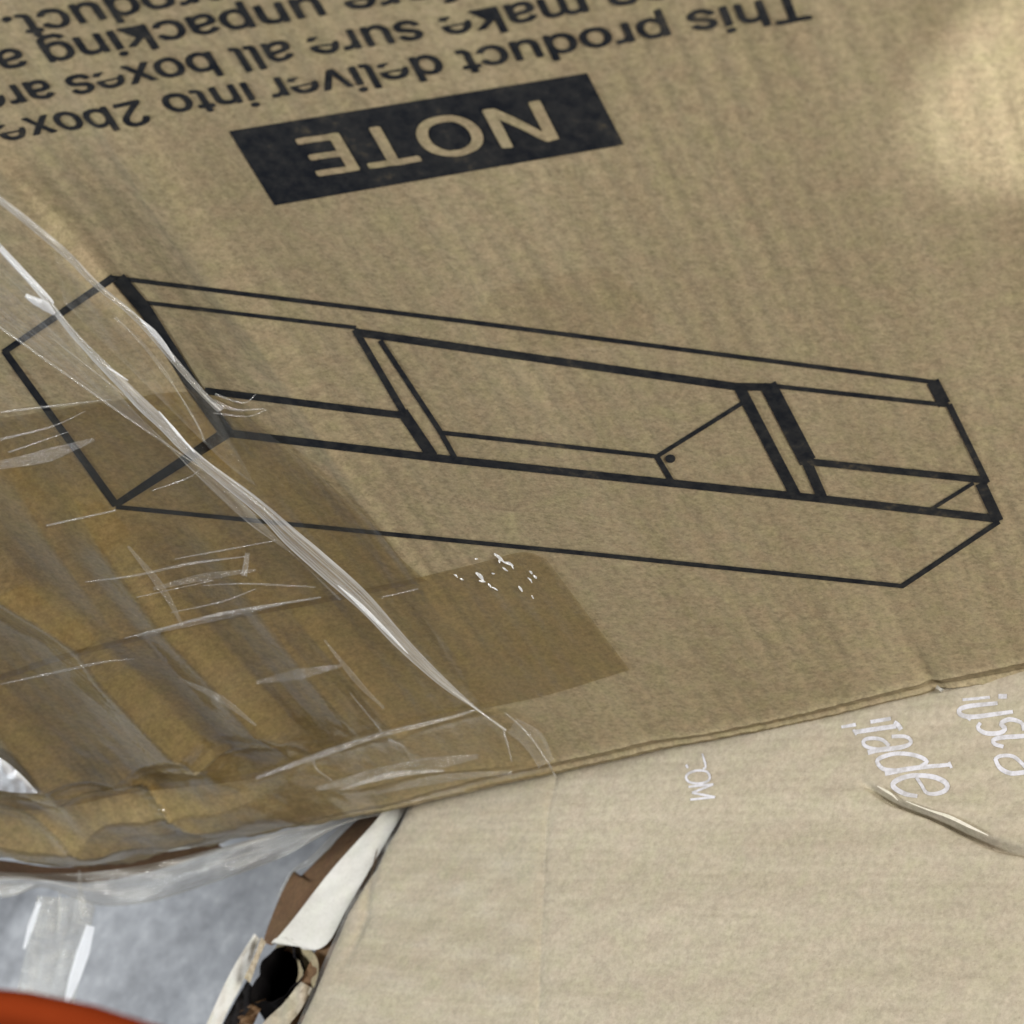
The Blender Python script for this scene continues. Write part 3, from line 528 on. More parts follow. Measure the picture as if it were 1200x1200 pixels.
# ---- print: letters (outlines in thousandths of the letter size)
GLYPHS = """933,538 954,537 971,531 991,513 997,496 997,471 991,454 971,435 952,429 929,430 904,442 894,454 887,471 887,496 894,513 904,524|5412,538 5438,537 5454,529 5465,521 5479,496 5479,471 5472,454 5462,443 5438,430 5412,429 5396,435 5374,454 5369,471 5369,496 5375,513 5396,532|6820,538 6846,536 6862,528 6883,504 6887,487 6883,462 6872,446 6854,433 6840,429 6821,429 6804,434 6788,447 6774,471 6774,496 6782,513 6804,533|8353,529 8388,530 8421,526 8471,507 8496,488 8525,454 8534,438 8545,404 8548,371 8543,329 8534,304 8516,271 8447,188 8343,79 8346,72 8538,71 8552,62 8554,54 8555,4 8552,-4 8538,-14 8271,-14 8221,-14 8206,-4 8202,13 8203,46 8206,54 8226,79 8414,279 8448,329 8459,371 8447,413 8429,430 8396,444 8362,444 8338,438 8312,418 8303,404 8288,352 8271,347 8229,347 8209,354 8204,371 8206,396 8216,429 8234,462 8262,492 8288,509 8312,520|34,521 404,523 421,519 427,513 431,504 431,462 427,446 421,440 404,437 279,437 272,429 272,129 272,13 268,-4 262,-10 246,-14 196,-13 182,-4 178,13 178,429 171,437 37,437 29,440 22,446 18,462 18,496 21,513|503,521 554,523 574,513 579,364 604,382 638,395 696,397 721,394 746,384 771,368 791,346 809,312 820,263 821,13 817,-4 796,-14 754,-14 733,-4 729,13 729,204 728,263 716,288 698,304 679,312 646,313 629,310 604,297 586,271 579,246 577,13 574,-4 554,-14 504,-13 490,-4 486,21 486,496 490,513|2991,521 3046,521 3054,518 3063,504 3063,13 3059,-4 3054,-10 3038,-14 2996,-14 2979,-4 2976,13 2971,16 2938,-8 2921,-15 2904,-20 2871,-22 2829,-18 2788,-1 2743,38 2718,79 2705,112 2697,163 2696,204 2705,263 2714,288 2736,329 2762,359 2796,382 2829,394 2871,398 2912,395 2938,385 2971,361 2973,504 2979,517|4635,521 4688,523 4704,513 4706,504 4707,13 4704,-4 4688,-14 4646,-14 4629,-10 4619,13 4612,14 4596,0 4562,-17 4512,-22 4479,-19 4438,-2 4405,21 4382,46 4367,71 4349,121 4343,163 4343,212 4346,246 4356,279 4375,321 4404,356 4429,375 4471,393 4512,398 4554,395 4588,383 4613,362 4619,371 4619,504 4622,513|5206,521 5254,523 5271,518 5279,504 5280,79 5288,68 5329,62 5337,46 5344,13 5341,-4 5321,-14 5254,-13 5238,-7 5211,13 5200,29 5192,54 5187,87 5187,496 5191,513|8660,521 8712,523 8731,513 8733,362 8738,361 8762,381 8796,395 8846,398 8879,394 8904,385 8938,365 8958,346 8982,312 9004,254 9010,204 9009,163 9003,121 8993,87 8976,54 8954,26 8921,0 8862,-21 8812,-22 8796,-18 8771,-9 8738,16 8731,13 8728,-4 8712,-14 8662,-14 8648,-4 8644,13 8644,496 8648,513|3963,479 3979,486 4021,486 4037,483 4047,462 4047,404 4050,396 4104,394 4118,388 4123,379 4124,337 4120,321 4104,312 4054,312 4047,304 4047,96 4054,71 4071,64 4104,66 4115,62 4127,38 4131,13 4130,-4 4112,-14 4088,-19 4029,-12 4004,-1 3988,12 3965,46 3957,96 3957,304 3954,311 3921,312 3903,321 3898,371 3904,387 3912,392 3956,396 3957,462|7378,479 7396,486 7438,486 7454,482 7463,462 7466,396 7521,394 7534,388 7537,379 7540,337 7536,321 7521,312 7471,312 7463,304 7463,96 7465,79 7471,70 7488,64 7521,66 7531,62 7543,38 7548,4 7538,-11 7512,-18 7488,-19 7446,-12 7421,-1 7404,11 7381,46 7372,87 7371,310 7338,312 7321,318 7314,337 7314,371 7321,389 7338,395 7372,396 7372,462|1172,396 1238,397 1262,393 1288,384 1304,376 1329,354 1349,329 1363,296 1354,279 1346,275 1296,264 1283,271 1271,291 1254,308 1229,317 1204,319 1171,308 1155,296 1151,288 1148,271 1152,263 1171,246 1279,218 1321,199 1351,171 1367,138 1371,112 1370,87 1359,54 1349,38 1329,16 1304,-1 1240,-21 1171,-21 1112,-1 1088,17 1069,38 1047,87 1054,105 1112,120 1130,112 1143,87 1162,69 1179,63 1212,60 1254,69 1271,83 1278,96 1278,112 1262,131 1146,163 1104,184 1075,212 1063,237 1059,271 1060,296 1077,337 1112,372 1138,385|1771,396 1821,398 1854,393 1896,375 1930,346 1958,304 1978,246 1982,196 1979,138 1968,96 1948,54 1929,30 1896,1 1846,-19 1788,-22 1746,-10 1712,14 1708,13 1706,4 1706,-21 1706,-129 1702,-146 1688,-156 1662,-157 1638,-157 1619,-146 1618,379 1623,388 1638,394 1679,394 1696,390 1705,371 1712,364 1737,383|2185,396 2238,398 2254,391 2261,371 2260,329 2254,316 2238,310 2196,311 2171,303 2150,288 2137,271 2131,246 2130,4 2121,-10 2104,-14 2062,-15 2046,-7 2041,4 2041,371 2048,388 2062,394 2112,392 2122,388 2129,371|2430,396 2479,398 2512,395 2546,384 2579,364 2608,337 2626,312 2642,279 2654,237 2656,188 2653,138 2641,96 2625,62 2599,29 2579,11 2546,-7 2504,-20 2462,-22 2429,-19 2396,-9 2362,9 2319,54 2300,87 2287,129 2281,171 2282,212 2289,254 2308,304 2338,345 2362,367 2396,385|3679,396 3754,396 3812,376 3838,358 3858,337 3874,312 3885,279 3879,267 3854,257 3821,250 3804,253 3779,292 3762,306 3746,312 3713,315 3688,311 3662,297 3637,263 3623,212 3623,163 3637,112 3654,87 3679,69 3696,63 3729,62 3746,64 3775,79 3790,96 3802,121 3821,130 3871,118 3881,112 3887,96 3885,87 3874,62 3838,18 3796,-7 3754,-20 3679,-20 3629,-1 3604,16 3574,46 3550,87 3538,121 3530,188 3538,254 3549,288 3574,329 3612,367 3646,385|4914,396 4988,396 5046,375 5079,349 5101,321 5117,288 5129,246 5130,221 5121,200 5112,198 5088,204 5062,193 5038,200 4954,198 4838,197 4831,163 4812,154 4788,153 4771,162 4768,171 4771,246 4781,279 4802,321 4823,346 4854,372 4879,385|6063,396 6138,396 6196,374 6229,347 6250,321 6269,279 6277,246 6280,221 6271,200 6262,198 6238,204 6212,194 6188,200 6104,198 5988,197 5980,163 5962,154 5938,153 5921,160 5916,171 5915,204 5922,254 5933,288 5951,321 5972,346 6004,373 6029,386|6481,396 6529,398 6546,395 6556,379 6556,329 6546,313 6538,310 6496,311 6471,305 6447,288 6435,271 6428,237 6427,4 6421,-8 6404,-14 6388,-14 6354,-13 6346,-10 6337,4 6337,371 6343,388 6354,393 6412,392 6419,388 6424,371 6429,368 6446,381|7108,396 7171,396 7212,383 7240,362 7265,329 7278,296 7283,254 7284,29 7281,-4 7262,-14 7212,-14 7198,-4 7194,13 7193,254 7181,288 7162,305 7140,312 7106,312 7079,304 7060,288 7046,263 7040,237 7040,13 7037,-4 7021,-14 6971,-14 6955,-4 6952,13 6952,371 6957,388 6971,394 7012,395 7029,391 7039,371 7046,366 7071,383|7718,396 7762,398 7804,394 7838,382 7863,368 7888,346 7918,304 7936,263 7944,221 7945,171 7937,121 7926,87 7908,54 7887,29 7854,3 7829,-10 7788,-21 7738,-22 7712,-18 7662,2 7637,20 7620,38 7592,79 7582,104 7572,146 7571,229 7582,271 7600,312 7626,346 7662,375|9200,396 9238,398 9279,395 9312,385 9346,366 9383,329 9399,304 9420,246 9424,204 9422,138 9399,71 9375,38 9346,10 9312,-9 9271,-20 9229,-22 9196,-19 9162,-8 9121,17 9100,38 9078,71 9065,96 9054,138 9051,188 9054,237 9065,279 9076,304 9092,329 9129,366 9162,384|9992,396 10029,398 10071,395 10104,384 10138,365 10166,337 10183,312 10194,288 10205,246 10206,212 10203,204 10196,200 10188,198 10162,204 10138,192 10121,200 10021,197 9921,196 9913,188 9908,163 9888,154 9854,157 9849,163 9844,179 9846,229 9856,271 9886,329 9912,358 9938,375|10376,396 10446,397 10496,382 10521,366 10540,346 10565,296 10554,277 10504,264 10488,268 10461,304 10429,318 10404,318 10379,312 10362,300 10353,288 10354,263 10375,246 10479,218 10521,200 10553,171 10569,138 10573,112 10570,79 10551,38 10521,8 10504,-2 10479,-12 10438,-21 10371,-20 10312,0 10288,19 10266,46 10251,87 10257,104 10262,108 10321,119 10333,112 10344,87 10362,70 10379,63 10412,61 10446,65 10459,71 10471,80 10479,94 10480,112 10467,129 10454,136 10371,157 10321,175 10284,204 10265,237 10261,263 10262,296 10274,329 10285,346 10321,375|903,388 921,394 971,393 982,388 988,371 988,48 987,4 979,-9 962,-14 921,-14 904,-9 897,4 896,371|3145,388 3162,395 3204,394 3221,391 3227,379 3231,121 3246,88 3271,70 3288,65 3312,65 3338,72 3362,91 3379,121 3383,163 3383,371 3389,388 3412,394 3454,394 3466,388 3472,371 3472,279 3473,13 3468,-4 3454,-13 3404,-14 3388,-4 3385,13 3379,15 3346,-6 3304,-19 3271,-20 3229,-11 3204,1 3179,21 3161,46 3146,79 3139,121 3138,154 3138,371|5384,388 5396,394 5446,394 5461,388 5466,379 5467,13 5465,-4 5454,-11 5446,-14 5396,-13 5388,-10 5378,4 5378,371|5516,388 5529,394 5554,395 5588,394 5600,388 5609,371 5696,128 5704,123 5783,346 5801,388 5821,395 5871,394 5885,388 5889,371 5887,362 5854,279 5745,-4 5729,-14 5671,-14 5662,-10 5651,4 5632,54 5514,362 5512,371|6791,388 6804,394 6854,394 6868,388 6873,371 6873,13 6870,-4 6862,-10 6854,-14 6804,-14 6788,-4 6786,4 6785,362|9468,388 9488,394 9538,394 9554,389 9638,264 9709,379 9721,390 9738,394 9788,394 9804,388 9806,371 9797,354 9690,196 9695,179 9807,21 9813,4 9804,-10 9796,-14 9738,-14 9721,-8 9638,122 9629,116 9591,54 9546,-9 9529,-14 9479,-15 9458,-4 9456,4 9468,29 9582,196 9467,362|1779,313 1754,305 1746,299 1721,267 1706,221 1707,154 1720,112 1746,78 1771,65 1812,63 1846,75 1873,104 1886,138 1892,179 1891,204 1879,259 1854,296 1829,311|2454,314 2438,311 2412,297 2387,263 2373,212 2373,163 2387,112 2412,80 2446,63 2484,62 2512,70 2547,104 2561,138 2566,196 2561,237 2555,254 2547,271 2529,293 2512,306 2496,312|2862,313 2838,305 2829,299 2804,268 2789,221 2790,154 2803,112 2812,96 2829,78 2854,65 2896,63 2921,70 2934,79 2955,104 2963,121 2970,146 2973,179 2969,237 2957,271 2937,296 2912,311 2888,314|4512,314 4496,311 4471,297 4451,271 4438,237 4432,179 4444,121 4465,87 4488,70 4504,64 4538,62 4554,65 4579,79 4605,112 4618,163 4618,221 4604,267 4582,296 4554,312|4929,313 4905,304 4885,288 4864,254 4861,237 4971,236 5038,237 5023,279 4996,305 4979,312 4954,315|6079,313 6054,305 6029,282 6013,254 6011,237 6112,236 6185,237 6186,246 6180,263 6165,288 6146,304 6121,313|7738,313 7704,299 7685,279 7672,254 7664,229 7662,204 7664,146 7679,106 7704,77 7729,64 7771,62 7788,65 7812,78 7839,112 7852,154 7852,221 7839,263 7830,279 7812,298 7788,311|8804,313 8796,312 8771,297 8746,263 8738,237 8732,179 8738,138 8746,117 8764,87 8788,70 8804,63 8838,63 8854,65 8879,79 8905,112 8918,163 8919,212 8905,263 8896,279 8879,298 8854,312|9221,313 9193,304 9160,271 9147,237 9140,204 9140,171 9154,117 9179,82 9196,70 9212,63 9252,62 9271,66 9288,75 9315,104 9326,129 9333,163 9335,204 9321,260 9296,295 9271,311|10012,314 9988,307 9962,288 9945,263 9937,237 10038,236 10112,236 10112,254 10096,284 10071,306 10054,312|5042,112 5054,119 5096,110 5112,104 5121,96 5123,87 5116,62 5096,33 5079,27 5054,27 5004,29 4971,38 4971,54 5017,79|6192,112 6204,119 6246,110 6262,103 6272,87 6265,62 6246,35 6229,27 6204,27 6146,30 6120,38 6120,54 6162,76|10119,112 10138,118 10171,111 10196,100 10201,87 10189,54 10171,32 10154,26 10138,27 10079,29 10049,38 10049,54 10096,79
62,521 229,523 288,519 321,509 354,491 379,469 402,438 420,387 423,346 419,304 400,254 371,217 338,193 304,180 246,171 238,162 137,-6 121,-14 71,-14 54,-10 49,-4 45,12 45,496 49,512|501,521 554,522 562,519 572,504 573,87 579,69 623,62 638,12 634,-4 621,-12 579,-15 538,-9 506,12 488,46 483,87 483,496 485,512|3437,521 3488,523 3504,517 3511,504 3512,245 3662,392 3729,394 3749,387 3747,363 3608,221 3604,212 3654,150 3757,21 3764,4 3754,-10 3738,-14 3446,-14 3429,-10 3424,-4 3420,12 3420,496 3424,512|6426,521 6479,522 6488,519 6497,504 6498,87 6504,69 6546,65 6552,54 6562,21 6562,4 6559,-4 6546,-12 6496,-15 6462,-9 6446,-1 6432,12 6413,46 6408,87 6409,496 6411,512|6615,521 6662,523 6679,518 6687,504 6689,79 6696,68 6729,66 6738,63 6743,54 6752,4 6746,-8 6733,-12 6679,-15 6646,-7 6621,12 6608,29 6598,62 6596,496 6599,512|6992,521 7046,522 7060,512 7064,496 7064,371 7071,365 7096,383 7129,396 7179,398 7204,395 7238,384 7270,363 7301,329 7316,304 7337,238 7340,179 7337,137 7316,71 7301,46 7279,22 7254,1 7238,-7 7188,-21 7129,-19 7096,-6 7071,13 7066,12 7054,-9 7038,-14 6996,-15 6977,-4 6974,12 6974,496 6977,512|146,437 139,429 139,262 146,256 246,257 279,263 304,279 322,304 329,337 326,379 315,404 307,413 296,423 262,436|802,396 837,398 879,395 913,384 946,366 976,337 993,312 1010,271 1018,221 1012,204 996,199 971,203 946,193 929,200 821,197 727,196 717,163 704,155 679,153 663,158 658,163 653,179 655,221 663,262 685,312 710,346 746,375|1192,396 1271,396 1312,383 1346,361 1366,337 1375,321 1388,271 1388,4 1379,-10 1371,-13 1321,-14 1304,-6 1296,10 1271,-7 1238,-19 1171,-21 1112,-1 1085,21 1064,54 1054,87 1054,129 1065,163 1088,191 1112,208 1138,219 1179,229 1271,241 1290,246 1298,254 1296,279 1288,296 1271,309 1238,317 1204,313 1188,307 1171,296 1146,266 1138,263 1129,262 1088,273 1071,285 1069,304 1096,346 1129,373 1154,385|1575,396 1646,397 1696,381 1732,354 1750,329 1764,296 1754,277 1696,265 1684,271 1671,292 1654,309 1629,317 1604,318 1571,308 1552,288 1549,279 1553,262 1571,247 1679,218 1721,200 1758,163 1768,137 1772,113 1770,79 1750,38 1721,9 1704,-1 1679,-12 1638,-21 1571,-20 1513,0 1488,18 1466,46 1450,87 1454,101 1462,109 1513,120 1529,116 1551,79 1562,70 1579,63 1612,60 1646,65 1662,74 1676,87 1679,113 1666,129 1629,143 1571,156 1521,175 1483,204 1464,238 1460,262 1461,296 1465,312 1484,346 1504,366 1521,376|1959,396 1996,398 2038,395 2071,384 2104,366 2134,337 2151,312 2168,271 2175,229 2172,204 2162,200 2129,203 2104,193 2088,200 1979,197 1885,196 1876,163 1871,158 1854,154 1821,158 1811,179 1813,221 1822,262 1843,312 1860,337 1888,363 1921,384|2569,396 2604,400 2646,393 2679,372 2704,345 2729,371 2771,393 2812,399 2854,397 2871,392 2904,374 2925,354 2940,329 2951,296 2955,262 2955,12 2951,-4 2946,-10 2929,-14 2888,-14 2867,-4 2864,12 2862,279 2852,296 2829,312 2796,316 2771,310 2754,299 2740,279 2732,246 2732,79 2729,-5 2712,-14 2671,-14 2654,-11 2647,-4 2644,12 2642,271 2636,288 2621,306 2588,315 2562,313 2546,306 2533,296 2520,279 2514,262 2512,12 2509,-4 2488,-14 2446,-14 2424,-4 2421,12 2423,379 2429,390 2438,393 2488,394 2504,387 2512,366 2538,384|3148,396 3212,397 3262,385 3304,359 3331,321 3342,279 3345,254 3345,12 3342,-4 3321,-14 3279,-14 3258,-4 3254,13 3238,0 3196,-19 3162,-22 3121,-21 3088,-11 3062,2 3041,21 3024,46 3012,79 3012,137 3025,171 3039,188 3062,205 3096,220 3129,229 3221,240 3246,246 3254,254 3251,279 3242,296 3221,312 3196,316 3154,312 3138,304 3119,288 3104,267 3088,261 3029,280 3021,296 3024,304 3043,337 3054,350 3088,375|3931,396 3971,398 4012,394 4062,375 4096,348 4117,321 4134,288 4144,254 4148,221 4138,200 4129,198 4104,205 4079,193 4054,200 3971,198 3854,197 3849,163 3829,154 3804,153 3787,162 3785,171 3785,221 3790,254 3809,304 3825,329 3871,372 3896,385|4503,396 4579,396 4621,383 4646,367 4667,346 4682,321 4691,296 4679,276 4629,264 4612,270 4588,305 4554,318 4529,318 4504,311 4488,299 4480,288 4482,262 4488,254 4504,245 4604,219 4629,210 4662,190 4680,171 4696,137 4699,104 4697,79 4684,46 4671,29 4638,1 4621,-7 4588,-18 4562,-21 4496,-20 4438,1 4399,38 4385,62 4377,87 4388,107 4446,120 4459,113 4479,78 4504,64 4538,60 4571,64 4596,78 4605,87 4606,113 4594,129 4554,144 4496,157 4446,176 4411,204 4400,221 4390,246 4387,271 4389,296 4407,337 4446,374|5312,396 5362,398 5379,393 5387,379 5388,329 5379,313 5362,310 5321,311 5301,304 5279,290 5266,271 5257,238 5256,4 5254,-4 5246,-11 5229,-14 5188,-14 5172,-4 5169,4 5168,371 5175,387 5188,393 5246,391 5254,374 5262,370 5279,383|5556,396 5629,396 5688,375 5721,349 5743,321 5759,288 5769,254 5773,221 5762,201 5754,198 5729,205 5704,193 5679,201 5588,198 5479,196 5474,163 5454,154 5429,153 5421,157 5413,163 5410,179 5414,246 5431,296 5451,329 5488,366 5521,385|6135,396 6204,397 6254,383 6287,363 6315,329 6328,296 6331,271 6331,12 6327,-4 6312,-14 6262,-14 6247,-4 6244,4 6238,9 6212,-8 6179,-20 6138,-23 6104,-20 6071,-9 6046,6 6021,30 6007,54 5997,87 5998,129 6008,163 6029,190 6054,208 6079,218 6121,229 6212,240 6233,246 6241,254 6238,279 6229,298 6204,312 6179,316 6146,312 6129,306 6112,294 6088,265 6079,262 6062,264 6019,279 6010,296 6012,304 6024,329 6038,346 6062,367 6088,381|7529,396 7604,396 7662,375 7699,346 7725,312 7743,271 7752,238 7756,196 7753,146 7743,104 7724,62 7696,27 7662,1 7604,-20 7529,-20 7496,-9 7462,8 7431,38 7407,71 7390,113 7383,146 7379,204 7388,254 7399,288 7416,321 7438,346 7471,373 7496,386|8322,396 8362,398 8396,395 8438,382 8462,368 8488,346 8508,321 8527,279 8536,246 8539,221 8536,212 8529,200 8521,198 8496,205 8471,193 8446,200 8354,198 8246,197 8239,163 8221,154 8196,153 8179,161 8175,171 8179,246 8193,288 8210,321 8254,367 8288,385|8706,396 8779,396 8821,384 8854,363 8870,346 8881,329 8895,296 8888,280 8879,275 8829,265 8816,271 8796,300 8779,312 8738,318 8712,313 8696,304 8683,288 8681,271 8685,262 8704,246 8812,217 8862,192 8884,171 8902,129 8904,104 8900,79 8892,54 8874,29 8838,0 8788,-18 8762,-22 8704,-21 8646,-1 8621,16 8601,38 8591,54 8580,87 8587,104 8596,109 8646,121 8662,113 8679,83 8696,69 8712,63 8746,61 8788,70 8804,84 8811,96 8810,113 8796,130 8762,142 8679,163 8654,174 8621,198 8599,229 8591,262 8591,288 8597,312 8609,337 8646,372 8671,385|9265,396 9329,397 9379,385 9418,363 9434,346 9449,321 9461,279 9462,254 9462,12 9459,-4 9438,-14 9396,-14 9375,-4 9371,13 9354,-1 9312,-19 9279,-23 9238,-21 9196,-7 9171,9 9141,46 9129,79 9128,129 9143,171 9162,193 9188,209 9212,219 9254,230 9346,241 9362,245 9371,254 9369,279 9361,296 9338,312 9312,316 9271,312 9256,304 9238,290 9221,267 9204,261 9162,273 9146,282 9139,296 9142,304 9161,337 9179,357 9221,383|9683,396 9729,398 9746,395 9756,379 9757,329 9754,321 9738,310 9696,311 9671,304 9647,288 9636,271 9629,238 9628,4 9621,-9 9604,-14 9588,-14 9562,-14 9546,-9 9538,4 9537,371 9546,390 9562,394 9612,392 9620,387 9629,368 9654,385|9926,396 9971,398 10004,395 10038,385 10071,366 10101,337 10118,312 10135,271 10143,229 10138,204 10129,200 10096,203 10071,193 10062,194 10054,201 9946,197 9852,196 9843,163 9829,155 9804,153 9788,158 9783,163 9778,179 9780,221 9788,262 9801,296 9816,321 9838,348 9871,375|4764,387 4779,394 4829,394 4838,391 4845,379 4848,371 4848,129 4859,96 4888,71 4921,64 4954,71 4979,89 4995,113 5002,146 5002,371 5008,387 5021,394 5062,394 5084,387 5090,371 5090,271 5090,12 5087,-4 5071,-14 5021,-13 5007,-4 5001,12 4996,14 4962,-7 4921,-19 4888,-20 4846,-10 4821,2 4791,29 4775,54 4763,87 4758,137 4758,363|7797,387 7812,394 7863,394 7879,392 7887,386 7962,268 7971,269 8001,321 8046,386 8062,394 8079,394 8121,394 8133,387 8137,371 8134,363 8019,196 8019,188 8142,12 8144,4 8137,-9 8113,-14 8071,-14 8054,-10 8042,4 7971,116 7962,123 7932,71 7879,-7 7863,-14 7812,-14 7796,-10 7789,-4 7786,4 7793,21 7912,196 7798,363 7795,371|821,313 796,306 773,288 755,262 749,246 749,238 854,236 921,236 923,246 918,262 904,288 879,307 846,315|1979,314 1954,306 1930,288 1913,262 1907,238 2013,236 2079,236 2081,246 2073,271 2054,295 2029,311 1996,315|3946,313 3921,304 3896,281 3881,254 3878,238 3988,236 4054,236 4044,271 4033,288 4012,305 3979,314|5571,313 5548,304 5527,288 5510,262 5503,238 5612,236 5679,236 5677,254 5665,279 5650,296 5629,309 5596,315|7138,313 7112,305 7101,296 7085,279 7072,254 7064,212 7065,154 7079,110 7104,77 7129,64 7171,63 7196,70 7209,79 7231,104 7238,121 7244,137 7249,179 7244,238 7229,274 7220,288 7200,304 7179,312|7546,313 7512,298 7486,262 7473,221 7473,154 7486,113 7512,78 7546,63 7588,63 7613,71 7629,84 7653,121 7661,146 7663,171 7661,229 7646,271 7613,305 7579,314|8338,313 8312,304 8293,288 8271,254 8269,238 8379,236 8446,237 8435,271 8421,291 8404,305 8371,314|9946,313 9921,306 9898,288 9880,262 9875,238 9979,236 10046,236 10049,246 10043,262 10029,288 10004,307 9971,315|1279,163 1204,153 1179,146 1154,132 1146,121 1147,87 1154,77 1171,67 1204,60 1238,63 1257,71 1279,87 1295,113 1299,146 1296,165|3238,163 3154,151 3129,144 3112,134 3103,121 3099,104 3103,87 3121,69 3138,63 3171,61 3196,64 3221,76 3241,96 3253,121 3253,163|6229,164 6146,152 6104,137 6089,121 6087,104 6091,87 6106,71 6121,64 6154,60 6188,66 6212,79 6229,97 6241,129 6243,163 6238,166|9354,163 9271,151 9246,144 9229,133 9220,121 9216,104 9226,79 9246,66 9279,60 9312,64 9329,70 9346,82 9364,104 9371,129 9370,163|929,113 946,118 988,109 1004,101 1012,87 999,54 986,38 971,28 946,27 888,29 859,38 859,54 904,78|2087,113 2104,118 2146,109 2162,101 2170,87 2157,54 2138,31 2121,26 2104,27 2046,29 2016,38 2016,54 2062,78|4059,113 4071,118 4112,110 4129,103 4140,87 4132,62 4116,38 4096,26 4079,27 4012,29 3988,38 3988,54 4029,75 4046,92|5685,113 5704,117 5738,110 5754,104 5763,96 5766,87 5758,62 5738,33 5721,26 5704,27 5642,29 5614,38 5614,54 5660,79|8451,113 8462,118 8504,110 8521,103 8531,87 8523,62 8507,38 8488,26 8471,27 8404,29 8380,38 8380,54 8421,76|10056,113 10071,118 10112,109 10129,101 10137,87 10124,54 10104,31 10088,26 10062,27 10012,29 9983,38 9983,54 10029,78
